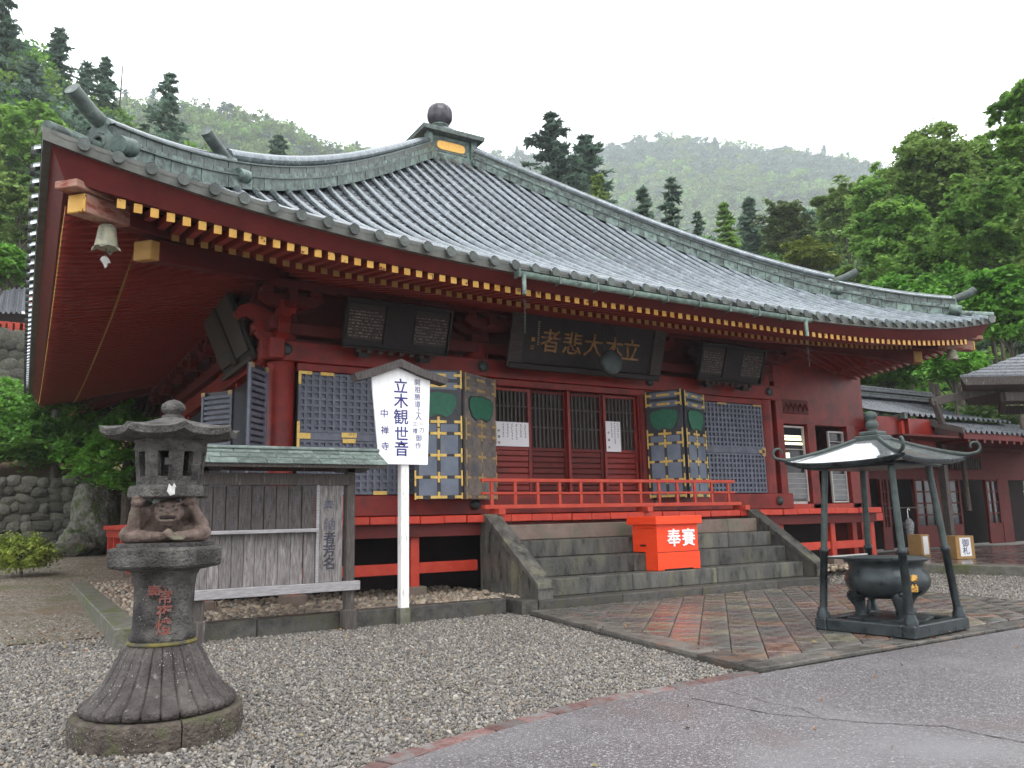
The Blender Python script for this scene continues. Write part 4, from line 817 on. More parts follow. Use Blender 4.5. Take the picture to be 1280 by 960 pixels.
# centre plaque with gilt characters
t = thing('name_plaque', (9.85, 13.2, 4.38), 'big dark name plaque with five gold characters above the middle doors', 'plaque')
M = tilt(9.85, 13.25, 4.4, .3); w, h = 3.3, .98
MB().box(-w/2, w/2, 0, .06, 0, h, M, c=.006).build('board', plaqd, t)
for a, b, z0, z1, yy in ((-w/2-.28, w/2+.28, -.13, .0, -.1), (-w/2-.28, w/2+.28, h, h+.13, -.1)): MB().box(a, b, yy, .05, z0, z1, M, c=.02).build('frame_rail', plaqd, t)
for sg in (-1, 1):
    MB().prism([(sg*w/2, 0), (sg*(w/2+.3), -.1), (sg*(w/2+.3), h+.1), (sg*w/2, h)], .05, M @ T(0, -.06, 0)).build('frame_wing', plaqw, t)
MT = M @ FR
for ch, x in zip('者悲大木立', (-1.0, -.45, .08, .62, 1.08)): text_part(ch, .5, M @ T(x, -.012, h/2) @ FR, gilt_old, 'gold_character', t, .012, off=.003)
for z_ in (.28, .44): MB().box(-1.44, -1.36, -.012, 0, z_, z_+.08, M).build('seal_mark', gilt_old, t)
mb = MB(); 
for j in range(11): mb.box(-1.3-.02+.012*j/3-.01, -1.3+.012*j/3+.01, -.012, 0, .82-.045*j, .85-.045*j, M)
tag(mb.build('signature_column', plaqt, t), kind='stuff')
# side plaque
t = thing('wooden_plaque', (3.0, 14.2, 4.3), 'dark leaning wooden plaque on the left side wall near the corner', 'plaque', 'wooden votive plaques')
M = T(3.3, 15.4, 4.3) @ RZ(-math.pi/2) @ RX(.4)
MB().box(-1.2, 1.2, 0, .06, 0, 1.3, M, c=.01).build('board', plaqd, t)
for a, b in ((-1.1, -.2), (.2, 1.1)): MB().box(a, b, -.04, 0, .12, 1.18, M, c=.01).build('text_panel', plaqw, t)
MB().box(-.14, .14, -.06, 0, .05, 1.25, M, c=.01).build('centre_panel', plaqd, t)
for a, b in ((-.07, 0), (1.3, 1.37)): MB().box(-1.25, 1.25, -.08, .06, a, b, M, c=.01).build('frame_rail', plaqw, t)
# gong
t = thing('gong', (9.75, 12.4, 4.1), 'round green bronze gong hanging before the name plaque', 'gong')
M = T(9.98, 12.6, 4.42) @ RX(math.pi/2)
MB().lathe([(.02, -.1), (.12, -.1), (.2, -.07), (.25, -.06), (.27, 0), (.25, .06), (.2, .07), (.12, .1), (.02, .1)], 28, M).build('gong_body', bronze_g, t)
for sg in (-1, 1): MB().tube([(9.98+sg*.16, 12.6, 4.62), (9.98+sg*.16, 12.6, 5.5)], .012, 5).build('hanger', bronze_g, t)
# paper notices
def notice(x0, x1, z0, z1, lab, rows, first=None):
    t = thing('paper_notice', ((x0+x1)/2, 13.83, z0), lab, 'notice', 'paper notices on the door screens')
    MB().box(x0, x1, 13.815, 13.822, z0, z1).build('sheet', paper, t)
    mk = MB(); n = rows
    for c in range(n):
        x = x1-(x1-x0)*(c+.8)/(n+.6); L_ = random.uniform(.55, .9)*(z1-z0)*.85; k = int(L_/.042)
        if c == n-1: continue
        for j in range(k):
            z = z1-.05-j*.042
            for q in range(3): a = random.uniform(-.012, .012); b = random.uniform(-.012, .008); hh = random.random() < .5; mk.box(x+a-(.012 if hh else .003), x+a+(.012 if hh else .003), 13.8105, 13.815, z+b, z+b+(.006 if hh else .022))
    tag(mk.build('handwriting', inkb, t), kind='stuff')
    x = x1-(x1-x0)*(n-.2)/(n+.6)
    for j, ch in enumerate('中禅寺'): text_part(ch, .065, T(x, 13.8105, z1-(z1-z0)*(.38+.24*j)) @ FR, inkb, 'character', t, .002)
notice(7.95, 8.74, 2.79, 3.28, 'wide white paper notice left of the middle doors', 7); notice(10.72, 11.12, 2.74, 3.4, 'narrow tall white paper notice right of the middle doors', 4)
# wind bells at the corners
def bell(p, lab, s=1.0, clap=True):
    t = thing('wind_bell', (p[0], p[1], p[2]-.5), lab, 'bell', 'wind bells under the eave corners'); N = T(p[0], p[1], p[2]-.42*s)
    MB().lathe([(.015, .3*s), (.07*s, .295*s), (.1*s, .27*s), (.115*s, .15*s), (.135*s, .02*s), (.14*s, 0)], 20, N, rmod=None).build('bell_body', bellm, t)
    for k in range(4): MB().prism([(-.1*s, 0), (.1*s, 0), (.12*s, -.04*s), (.05*s, -.0), (0, .015*s), (-.05*s, 0), (-.12*s, -.04*s)], .012, N @ RZ(k*math.pi/2+.4) @ T(0, -.125*s, 0)).build('bell_lip', bellm, t)
    MB().tube([N @ Vector((0, 0, .3*s)), N @ Vector((0, 0, .5*s))], .01, 6).build('hook', bronze, t)
    if clap:
        MB().tube([N @ Vector((0, 0, .1)), N @ Vector((0, 0, -.12*s))], .005, 5).build('clapper_rod', bronze, t)
        MB().prism([(-.1, -.02), (-.06, .03), (0, .06), (.07, .04), (.11, .0), (.05, -.02), (.04, -.07), (0, -.1), (-.03, -.06)], .006, N @ RZ(.9) @ T(0, 0, -.16)).build('wind_plate', lichen, t)
bell((.67, 10.75, 5.2), 'pale green bronze wind bell hanging at the near left eave corner')
bell((18.85, 10.72, 5.28), 'weathered wind bell hanging at the right eave corner', .95, False)
bell((.67, 28.9, 5.2), 'small dark wind bell hanging at the far left eave corner')
# ================================================================ right-hand bay with the office windows
ob = thing('side_bay', (17.5, 14, 0), 'red side bay with white framed louvred windows joined to the right of the hall', 'building')
B(16.02, 16.26, 13.7, 14.0, 1.42, 5.4, 'corner_post', red, ob); B(17.2, 17.5, 13.74, 14.0, 1.3, 3.6, 'post', red, ob); B(18.77, 19.1, 13.74, 14.0, 1.3, 3.6, 'post', red, ob)
B(16.02, 19.6, 13.78, 14.0, 3.58, 5.3, 'upper_wall', red, ob, .01); B(16.02, 19.1, 13.74, 13.9, 1.3, 1.56, 'sill', red_ver, ob); B(16.3, 17.3, 13.74, 13.79, 3.85, 4.2, 'carved_panel', red_dk, ob)
for j in range(5): MB().tube([(16.35+.18*j, 13.735, 3.9), (16.45+.18*j, 13.73, 4.1), (16.55+.18*j, 13.735, 3.95)], .02, 5).build('carving', red_dk, ob)
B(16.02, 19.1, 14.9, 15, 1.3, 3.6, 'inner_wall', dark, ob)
def jal(x0, x1, z0, z1, zm, name='louvred_window'):
    o = B(x0, x1, 13.9, 13.905, zm, z1, name, glassd, ob)
    for a in (x0, x1-.045): B(a, a+.045, 13.84, 13.9, z0, z1, 'frame', alum, o)
    for z in (z0, z1-.045): B(x0+.045, x1-.045, 13.84, 13.9, z, z+.045, 'frame', alum, o)
    n = 5
    for j in range(n): z = z0+.05+(zm-z0-.05)*j/n; B(x0+.05, x1-.05, 13.85, 13.88, z+.015, z+(zm-z0)/n-.005, 'slat', greyslat, o); B(x0+.05, x1-.05, 13.838, 13.85, z+(zm-z0)/n-.008, z+(zm-z0)/n+.008, 'slat_edge', alum, o)
    k = 3
    for j in range(1, k+1): z = zm+(z1-zm)*j/(k+1); B(x0+.045, x1-.045, 13.845, 13.895, z, z+.02, 'muntin', alum, o)
    return o
wn = jal(16.28, 17.18, 1.62, 3.54, 2.32); B(16.35, 17.1, 13.84, 13.86, 1.45, 1.66, 'sill_board', alum, wn)
B(16.36, 17.1, 13.88, 13.898, 3.17, 3.3, 'lamp_tube', lampm, wn)
MB().box(16.34, 17.12, 13.8805, 13.8975, 3.06, 3.12, c=0).build('lamp_tube', lampm, wn); B(16.4, 16.62, 13.885, 13.9, 2.72, 2.85, 'lamp_mark', lampm, wn)
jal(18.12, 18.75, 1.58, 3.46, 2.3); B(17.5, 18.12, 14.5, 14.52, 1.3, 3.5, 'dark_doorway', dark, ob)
B(16.0, 16.1, 14.0, 17, 1.3, 5.3, 'end_wall', red, ob); B(19.5, 19.62, 14.0, 19, .17, 5.2, 'end_wall', red, ob)
B(19.1, 19.6, 13.8, 14.0, .17, 3.58, 'end_post', red, ob)
# ================================================================ office building on the right
of = thing('office_building', (24, 15, 0), 'low red building with glazed lattice doors under a grey tiled roof at right', 'building')
yw = 15.3
def wx(px, py=650): return atY(px, py, yw).x
DO = [(1104, 1115, 'l'), (1115, 1147, 'd'), (1147, 1174, 'l'), (1180, 1205, 'l'), (1205, 1237, 'd'), (1237, 1254, 'l')]
z0, z1 = .17, 2.3
B(19.62, 31, yw+.02, yw+.2, 2.3, 2.62, 'lintel', red_dk, of); B(19.62, 31, yw+.1, yw+.25, 2.62, 4.0, 'upper_wall', red_dk, of); B(19.62, 31, yw+1.6, yw+1.7, .1, 3.6, 'inner_wall', dark, of)  # office reds taken darker to paint the shade of its deep roof
xs_ = []
for a, b, ty in DO:
    x0, x1 = wx(a), wx(b)
    if ty == 'l':
        d = B(x0+.05, x1-.05, yw+.06, yw+.07, z0+.6, z1, 'lattice_door', glassd, of)
        B(x0, x1, yw+.02, yw+.1, z0, z0+.68, 'door_base', red_dk, d)
        for xx in (x0, x1-.1): B(xx, xx+.1, yw, yw+.1, z0+.68, z1, 'stile', red_dk, d)
        B((x0+x1)/2-.025, (x0+x1)/2+.025, yw+.02, yw+.06, z0+.68, z1, 'muntin', red_dk, d)
        for k in range(4): z = z0+.68+(z1-z0-.68)*(k+1)/4-.03; B(x0+.1, x1-.1, yw+.015, yw+.06, z-.02, z+.02, 'muntin', red_dk, d)
    xs_.append((x0, x1))
B(wx(1174), wx(1180), yw-.02, yw+.1, z0, 2.35, 'post', red_dk, of); B(wx(1254), wx(1266), yw, yw+.12, z0, 2.35, 'wall', red_dk, of); B(wx(1266), 31, yw+.3, yw+.4, z0, 2.5, 'bay_shade_sheet', dark, of)  # last piece: near-black sheet painted where the bay lies in deep shade
o = B(wx(1183), wx(1222), yw-.3, yw-.28, 2.62, 3.02, 'slat_vent', dark, of)
for j in range(14): x = wx(1183)+(wx(1222)-wx(1183))*j/13; B(x-.025, x+.025, yw-.34, yw-.3, 2.62, 3.02, 'vent_slat', postwood, o)
# roof of the office: upper slope with a swept left verge, then a lower skirt roof
def slope_roof(name, x0, x1, ytop, ztop, ybot, zbot, m, par, curve=.0, left=None, sp=.27):
    n = int((x1-x0)/sp)
    for j in range(n):
        xa = x0+j*sp; mb = MB(); rows = []; K = 9
        for i in range(K+1):
            t = i/K; y = ytop+(ybot-ytop)*t; z = ztop+(zbot-ztop)*t-curve*math.sin(math.pi*t)
            if left and xa < left(t) - .01: continue
            for q, dz in ((0, 0), (1, -.03)):
                if i == 0 and q: continue
                rows.append([(xa+sp*u_, y-.01*q, z+dz*(1-q)+.0+w_) for u_, w_ in ((0, .05), (.12, .085), (.25, .06), (.45, .0), (.7, -.02), (.9, .01), (1, .05))])
        if len(rows) > 1: mb.sheet(rows); mb.build('roof_tile_row', m, par)
slope_roof('roof_tile_row', 20.9, 26.6, 16.2, 4.92, 13.5, 3.98, tilem, of, .12, left=lambda t: 20.9+.0*t)
for z, w, m in ((4.95, .3, tilem), (5.05, .22, patina_dk), (5.15, .26, tilem), (5.25, .18, tilem)): B(20.75, 26.7, 16.2-w, 16.2+w, z, z+.09, 'ridge_course', m, of, .02)
MB().box(20.6, 20.8, 15.85, 16.5, 4.75, 5.5, c=.04).build('ridge_end', patina, of)
vp_ = [(16.2, 5.0), (15.6, 4.72), (15.0, 4.32), (14.4, 4.08), (13.6, 3.98), (13.3, 4.02), (13.3, 3.85), (14.4, 3.9), (15.0, 4.12), (15.6, 4.5), (16.2, 4.8)]
MB().prism(vp_, .14, T(20.72, 0, 0) @ SW).build('swept_verge', patina, of)
MB().prism([(16.2, 4.8), (15.6, 4.5), (15.0, 4.12), (14.4, 3.9), (13.3, 3.85), (13.3, 3.1), (16.2, 3.1)], .1, T(20.86, 0, 0) @ SW).build('gable_board', red, of)
MB().prism([(13.4, 3.8), (13.4, 3.45), (13.9, 3.2), (16.5, 3.2), (16.5, 3.5), (14, 3.55)], .12, T(20.7, 0, 0) @ SW).build('barge_board', red_ver, of)
B(19.55, 22.4, 13.5, 13.6, 3.0, 3.9, 'board_wall', red, of)
slope_roof('s', 22.3, 31, 13.9, 3.95, 12.6, 3.45, tilem, of, .03)
MB().prism([(12.58, 3.42), (12.58, 3.58), (13.9, 4.04), (13.9, 3.86)], .12, T(22.2, 0, 0) @ SW).build('roof_end_board', postwood, of); B(22.3, 31, 12.62, 12.7, 3.27, 3.4, 'eave_board', red_dk, of); B(19.62, 31, 12.7, 15.6, 3.28, 3.33, 'soffit', red_dk, of)
for j in range(22): x = 22.5+j*.39; B(x, x+.1, 12.62, 13.7, 3.18, 3.275, 'rafter', red_dk, of)
B(22.5, 22.68, 13.4, 13.6, .17, 3.3, 'porch_post', postwood, of)
# hall with a grey roof at the right edge
sh_ = thing('side_hall', (24, 10, 0), 'dark open pavilion with a grey shingled roof at the right edge', 'building')
E0 = atY(1200, 469, 9.3); HS = 2.9
azd = lambda a: Vector((math.sin(R(a)), math.cos(R(a)), 0))
q0 = Vector((E0.x, E0.y, 0)); A = [q0, q0+azd(119)*6, q0+azd(119)*6+azd(61)*4, q0+azd(61)*4]; hc = sum(A, Vector((0, 0, 0)))/4; A = [(v.x, v.y) for v in A]
ez = E0.z
def hp6(q, t, z): return (q[0]+(hc.x-q[0])*t, q[1]+(hc.y-q[1])*t, z)
for j in range(14):
    t0, t1 = j/14, (j+1)/14; zz0 = ez+1.3*t0**1.05; zz1 = ez+1.3*t1**1.05
    mb = MB(); V0 = [hp6(q, t0, zz0) for q in A]; V1 = [hp6(q, t1, zz1-.02) for q in A]; V2 = [hp6(q, t0, zz0-.04) for q in A]
    mb.add(V0+V1+V2, [(k, (k+1) % 4, 4+(k+1) % 4, 4+k) for k in range(4)]+[(8+k, 8+(k+1) % 4, (k+1) % 4, k) for k in range(4)]); mb.build('shingle_course', tilem, sh_)
mb = MB(); V0 = [hp6(q, .0, ez-.03) for q in A]; V1 = [hp6(q, .03, ez-.2) for q in A]; V2 = [hp6(q, .12, ez-.2) for q in A]
mb.add(V0+V1+V2, [(k, (k+1) % 4, 4+(k+1) % 4, 4+k) for k in range(4)]+[(4+k, 4+(k+1) % 4, 8+(k+1) % 4, 8+k) for k in range(4)]+[(8, 9, 10, 11)]); mb.build('eave_board', postwood, sh_)
for q in A: x, y, _ = hp6(q, .62, 0); MB().box(x-.08, x+.08, y-.08, y+.08, .17, ez-.2, c=.01).build('pillar', postwood, sh_)
for q, q2 in zip(A, A[1:]+A[:1]):
    a_, b_ = Vector(hp6(q, .3, ez-.5)), Vector(hp6(q2, .3, ez-.5)); MB().box(0, (b_-a_).length, -.06, .06, 0, .2, frame(a_, b_-a_, (0, 0, 1)), c=.01).build('tie_beam', postwood, sh_)
pa, pb = atY(1163, 503, 10.2), atY(1300, 474, 9.0)
MB().box(0, (pb-pa).length, -.06, .06, -.09, .09, frame(pa, pb-pa, (0, 0, 1)), c=.01).build('bracing_beam', postwood, sh_)
pa, pb = atY(1167, 500, 10.15), atY(1178, 530, 10.15)
MB().box(0, (pb-pa).length, -.05, .05, -.06, .06, frame(pa, pb-pa, (0, 1, 0)), c=.01).build('strut', postwood, sh_)
# boxes by the doors, umbrella
def cbx(x, y, w, d, h, r, lab, lbl):
    t = thing('cardboard_box', (x, y, .17), lab, 'box', 'brown boxes by the office doors'); M = T(x, y, .172) @ RZ(r)
    MB().box(-w/2, w/2, -d/2, d/2, 0, h, M, c=.008).build('body', card, t)
    MB().box(-w*.3, w*.3, -d/2-.006, -d/2-.001, h*.12, h*.92, M).build('label_sheet', white, t)
    if lbl:
        for j, ch in enumerate('御札'): text_part(ch, .2, M @ T(0, -d/2-.008, h*(.7-.33*j)) @ RX(math.pi/2), ink, 'blue_character', t, .002)
q = atZ(1211, 699, .17); cbx(q.x+.1, q.y+.3, .52, .5, .54, -.3, 'brown box with white label right of the doors', True)
q = atZ(1174, 697, .17); cbx(q.x, q.y+.5, .3, .4, .56, -.1, 'narrower brown box behind the canopy post at right', False)
uq = atY(1137, 600, 13.3)
t = thing('umbrella', (uq.x, 13.3, 1.0), 'closed clear umbrella hanging in the dark doorway', 'umbrella'); zt_, zb_ = atY(1137, 648, 13.3).z, atY(1137, 690, 13.3).z
uq = atY(1137, 665, 13.3)
MB().lathe([(.02, zb_), (.04, zb_+.12), (.09, (zt_+zb_)/2), (.14, zt_-.12), (.07, zt_-.02), (.02, zt_+.02)], 16, T(uq.x, 13.3, 0), rmod=lambda a, j, z: .75+.25*abs(math.cos(4*a))).build('canopy_film', umbm, t)
MB().tube([(uq.x, 13.3, zb_-.1), (uq.x, 13.3, zt_+.05), (uq.x, 13.3, zt_+.22), (uq.x+.05, 13.3, zt_+.28), (uq.x+.1, 13.3, zt_+.22)], .012, 6).build('shaft', white, t)
B(uq.x-.9, uq.x+.9, 13.28, 13.32, zt_+.27, zt_+.3, 'rail', postwood, t)
# PART4
# ================================================================ roofed donor board
kk = thing('donor_board', (2.7, 10.15, 0), 'grey weathered wooden name board with a small green shingled roof', 'notice board')
for x in (1.83, 3.66):
    B(x-.058, x+.058, 10.16, 10.28, .0, 2.12, 'post', postwood, kk, .008); B(x-.085, x+.085, 10.13, 10.31, -.02, .26, 'post_foot', postwood, kk, .015)
B(1.62, 3.77, 10.09, 10.2, .5, .615, 'bottom_rail', greywood, kk)
for i, (a, b) in enumerate(zip((1.76, 1.9, 2.03, 2.17, 2.31, 2.44, 2.58, 2.72, 2.88), (1.9, 2.03, 2.17, 2.31, 2.44, 2.58, 2.72, 2.88, 3.03))): B(a+.002, b-.002, 10.15+random.uniform(-.004, .004), 10.18, .615, 1.25, 'plank', oldwood, kk, .003)
B(3.035, 3.175, 10.12, 10.16, .615, 1.25, 'plank', oldwood, kk)
ux_ = [1.8, 1.93, 2.08, 2.23, 2.38, 2.53, 2.68, 2.83, 3.0, 3.17]
for i, (a, b) in enumerate(zip(ux_, ux_[1:])):
    y = 10.12+random.uniform(-.01, .008); p = B(a+.004, b-.004, y, 10.17, 1.29, 1.82, 'name_plank', oldwood_d, kk, .004)
    mk = MB(); xm = (a+b)/2
    for j in range(random.randint(5, 10)):
        z = 1.75-j*.045-random.uniform(0, .02)
        for q in range(4): h_ = random.random() < .5; dx = random.uniform(-.014, .014); dz = random.uniform(-.012, .012); mk.box(xm+dx-(.012 if h_ else .002), xm+dx+(.012 if h_ else .002), y-.0015, y, z+dz-(.002 if h_ else .011), z+dz+(.002 if h_ else .011))
    tag(mk.build('faded_name', inkf, p), kind='stuff')
B(1.72, 3.19, 10.02, 10.14, 1.245, 1.29, 'ledge', greywood, kk)
B(3.185, 3.225, 10.1, 10.17, .615, 1.83, 'batten', greywood, kk); tb = B(3.23, 3.54, 10.13, 10.17, .615, 1.83, 'title_plank', oldwood, kk)
for (ch, px, py, s_2, m_) in (('奉', 411.5, 632, .15, inkf), ('納', 411.8, 655, .165, inkf), ('者', 411.8, 672, .165, inkb), ('芳', 411.3, 688, .165, inkb), ('名', 411, 704, .165, inkb)):
    p = atY(px, py, 10.128); text_part(ch, s_2, T(p.x, 10.127, p.z) @ FR, m_, 'painted_character', tb, .0015, off=.003)
B(1.72, 3.62, 10.12, 10.24, 1.83, 1.98, 'header', postwood, kk); B(1.5, 3.98, 10.16, 10.26, 2.08, 2.16, 'purlin', postwood, kk)
for x in (1.83, 3.66): MB().prism([(x-.3+.0, 2.08), (x+.3, 2.08), (x+.18, 2.0), (x-.18, 2.0)], .1, T(0, 10.16, 0)).build('bracket', postwood, kk)
for sg in (-1, 1):                                           # two slopes of shingles
    Mk = T(0, 10.21, 2.3) @ (RX(R(-28)) if sg > 0 else Matrix(((1, 0, 0, 0), (0, -1, 0, 0), (0, 0, 1, 0), (0, 0, 0, 1))) @ RX(R(-28)))
    MB().box(1.52, 4.0, .0, .47, -.05, -.02, Mk).build('roof_board', postwood, kk)
    for r_ in range(3):
        x = 1.48-(.17 if r_ % 2 else 0); 
        while x < 3.98:
            a, b = max(x, 1.48), min(x+.33, 4.02); MB().box(a+.003, b-.003, .02+r_*.15, .02+r_*.15+.19, -.012-.0*r_, .004, Mk @ RX(R(2.4)) , c=.004).build('shingle', shing, kk); x += .33
B(1.46, 4.04, 10.12, 10.3, 2.275, 2.315, 'ridge_board', shing, kk, .01)
B(1.5, 4.02, 9.79, 9.83, 2.03, 2.085, 'eave_board', postwood, kk)
# ================================================================ tall white sign
sg_ = thing('name_sign', (4.43, 10.22, 0), 'tall white signboard on a post with blue calligraphy and little roof', 'sign')
B(4.375, 4.495, 10.19, 10.31, .21, 2.2, 'post', whitep, sg_, .008); B(4.36, 4.51, 10.175, 10.325, -.02, .22, 'post_foot', curbm, sg_, .012)
fp = [(atY(px, py, 10.17).x, atY(px, py, 10.17).z) for px, py in ((464, 470), (500, 459), (537, 474), (534, 581), (474, 580))]
pb_ = MB().prism(fp[::-1], .035, T(0, 10.155, 0)).build('board', white, sg_)
rp_ = lambda l: [(atY(px, py, 10.1).x, atY(px, py, 10.1).z) for px, py in l]
MB().prism(rp_([(442, 467), (470, 459), (500, 449), (500, 459), (472, 469), (446, 476)]), .2, T(0, 10.06, 0)).build('roof_half', oldwood_d, sg_)
MB().prism(rp_([(500, 449), (528, 462), (559, 473), (556, 481), (527, 471), (500, 459)]), .2, T(0, 10.06, 0)).build('roof_half', oldwood_d, sg_)
for ch, px, py, s_2, m_, of_ in [('立', 500.9, 482, .215, ink, .0028), ('木', 501.4, 501, .215, ink, .0028), ('観', 501.4, 521, .225, ink, .002), ('世', 502, 541.6, .21, ink, .0028), ('音', 502, 560.5, .22, ink, .0028),
        ('開', 521.7, 478, .095, ink, .0), ('祖', 521.9, 487, .095, ink, .0), ('勝', 521.8, 496, .095, ink, .0), ('道', 522, 505, .095, ink, .0), ('上', 523, 513, .095, ink, 0), ('人', 523.2, 521, .1, ink, 0),
        ('一', 527, 530, .07, ink, 0), ('刀', 527, 538, .075, ink, 0), ('三', 518.6, 530, .07, ink, 0), ('禮', 518.9, 538.5, .075, ink, 0), ('御', 523.3, 547.5, .095, ink, 0), ('作', 522.8, 557, .095, ink, 0),
        ('中', 480.3, 516.6, .125, ink, .001), ('禅', 481, 537.7, .12, ink, .001), ('寺', 481.6, 557.5, .12, ink, .001)]:
    p = atY(px, py, 10.153); text_part(ch, s_2, T(p.x, 10.1535, p.z) @ FR, m_, 'painted_character', pb_, .0015, off=of_)
# ================================================================ stone lantern
LX, LY = .865, 6.06
ln = thing('stone_lantern', (LX, LY, 0), 'weathered octagonal stone lantern with a crouching figure carrying its firebox', 'stone lantern')
N = T(LX, LY, 0)
def half_base(a0, a1):
    mb = MB(); n = 16; V = []
    for z, r in ((-.03, .535), (.12, .54), (.155, .53), (.17, .51)):
        V.append([(LX, LY, z)]+[(LX+r*(1+.012*math.sin(7*a))*math.cos(a), LY+r*(1+.012*math.sin(5*a))*math.sin(a), z+.006*math.sin(9*a)) for a in [a0+(a1-a0)*k/n for k in range(n+1)]])
    m = n+2; vs = [v for r_ in V for v in r_]; fs = [tuple(range(3*m, 4*m)), tuple(range(m-1, -1, -1))]
    for j in range(3):
        for k in range(m): fs.append((j*m+k, j*m+(k+1) % m, (j+1)*m+(k+1) % m, (j+1)*m+k))
    return mb.add(vs, fs)
half_base(R(-83), R(95)).build('base_stone', lanb, ln); half_base(R(96), R(276)).build('base_stone', lanb, ln)
def petal(a, j, z):
    t = (a*26/(2*math.pi)) % 1; e = min(t, 1-t); d = .085 if z > .25 else .06
    return 1-d*max(0, 1-e/.075)+.012*math.sin(math.pi*t)
pr_ = [(.44, .17), (.475, .18), (.482, .21), (.47, .232), (.43, .26), (.39, .3), (.353, .35), (.322, .4), (.297, .45), (.272, .5), (.25, .54), (.23, .565), (.205, .58)]
MB().lathe(pr_, 338, N, rmod=petal).build('petal_skirt', lanr, ln)
MB().lathe([(.2, .575), (.217, .58), (.222, .592), (.205, .605)], 48, N).build('mossy_ring', mat('yellow_moss', (.07, .065, .05), .9, (.2, .17, .03), 5, bump=.6), ln)
cl = MB().lathe([(.2, .6), (.212, .615), (.212, .64), (.2, .65), (.193, .7), (.19, .85), (.192, .95), (.2, 1.02), (.225, 1.065), (.24, 1.08)], 48, N).build('shaft', lanm, ln)
VD = math.atan2(-LY, -LX)                              # towards the viewer's side of the shaft
for (ch, da, z, s_2) in (('奉', -.33, .93, .1), ('常', .02, .9, .1), ('夜', .02, .8, .1), ('燈', .02, .7, .1)):
    a = VD+da; text_part(ch, s_2, T(LX+.195*math.cos(a), LY+.195*math.sin(a), z) @ RZ(a+math.pi/2) @ FR, redpaint, 'faded_character', cl, .004, off=.002)
def octo(prof_, rot, nm, m, par=ln, n=8): return MB().lathe([(r/math.cos(math.pi/n) if 0 else r, z) for r, z in prof_], n, N, smooth=False, rot=rot).build(nm, m, par)
octo([(.23, 1.06), (.365, 1.085), (.38, 1.1), (.385, 1.2), (.375, 1.215), (.28, 1.22)], R(12), 'slab', lanm)
octo([(.33, 1.215), (.33, 1.245)], R(12), 'upper_slab', lanm)
octo([(.25, 1.545), (.265, 1.555), (.265, 1.61), (.25, 1.63)], VD+R(9), 'firebox_floor', lanm)
fr_ = VD+R(9)
fbx = thing('x', (0, 0, 0), None, None); bpy.data.objects.remove(fbx)
pn_ = []
def ringpt(r, k): a = fr_+k*math.pi/4; return Vector((LX+r*math.cos(a), LY+r*math.sin(a), 0))
for k in range(8):                                       # firebox walls: each face with an opening
    for (r0, r1, za, zb) in ((.215, .2, 1.63, 1.69), (.237, .23, 1.86, 1.93)):
        p0, p1 = ringpt(r0, k), ringpt(r0, k+1); q0, q1 = p0*1, p1*1
        ctr_ = Vector((LX, LY, 0)); mb = MB()
        i0, i1 = ctr_+(p0-ctr_)*.8, ctr_+(p1-ctr_)*.8
        mb.add([(*p.xy, z) for z in (za, zb) for p in (p0, p1, i1, i0)], [(0, 3, 2, 1), (4, 5, 6, 7), (0, 1, 5, 4), (1, 2, 6, 5), (2, 3, 7, 6), (3, 0, 4, 7)]); mb.build('firebox_wall', lanm, ln)
    mb = MB(); ctr_ = Vector((LX, LY, 0)); rows = []
    for z, r in ((1.66, .215), (1.9, .237)):
        c0 = ringpt(r, k); nb_, pv = ringpt(r, k+1), ringpt(r, k-1); a_, b_ = c0+(nb_-c0)*.3, c0+(pv-c0)*.3; ia, ib = ctr_+(a_-ctr_)*.8, ctr_+(b_-ctr_)*.8; ic = ctr_+(c0-ctr_)*.8
        rows.append([(*v.xy, z) for v in (b_, c0, a_, ia, ic, ib)])
    mb.add(rows[0]+rows[1], [(0, 5, 4, 3, 2, 1), (6, 7, 8, 9, 10, 11)]+[(i, (i+1) % 6, 6+(i+1) % 6, 6+i) for i in range(6)]); mb.build('firebox_corner', lanm, ln)
octo([(.24, 1.925), (.248, 1.95), (.2, 1.955)], fr_, 'firebox_top', lanm)
mb = MB(); rr = []
for t in range(9):                                       # eight-sided roof with lifted corners
    s_2 = t/8; row = []
    for k in range(65):
        a = fr_+2*math.pi*k/64; e = abs(((k % 8)/8)-.5)*2; rk = .45*(1-s_2)+.075*s_2; rad = rk*math.cos(math.pi/8)/math.cos(((k % 8)/8-.5)*math.pi/4)*(1+.03*e**4*(1-s_2))
        row.append((LX+rad*math.cos(a), LY+rad*math.sin(a), 2.005+.1*s_2**1.3+.03*e**3*(1-s_2)**2))
    rr.append(row)
low = [[(x+(LX-x)*.02, y+(LY-y)*.02, z-.045) for x, y, z in rr[0]], [(x+(LX-x)*.5, y+(LY-y)*.5, 1.94) for x, y, z in rr[0]]]
mb.sheet([low[1], low[0]]+rr, smooth=False); mb.build('lantern_roof', lanm, ln)
MB().lathe([(.075, 2.09), (.075, 2.12), (.06, 2.125), (.05, 2.135), (.075, 2.15), (.083, 2.175), (.075, 2.2), (.045, 2.225), (.0, 2.24)], 24, N).build('finial', lanm, ln)
B(LX-.02, LX+.02, LY+.15, LY+.155, 1.79, 1.84, 'paper_slip', paper, ln, 0)
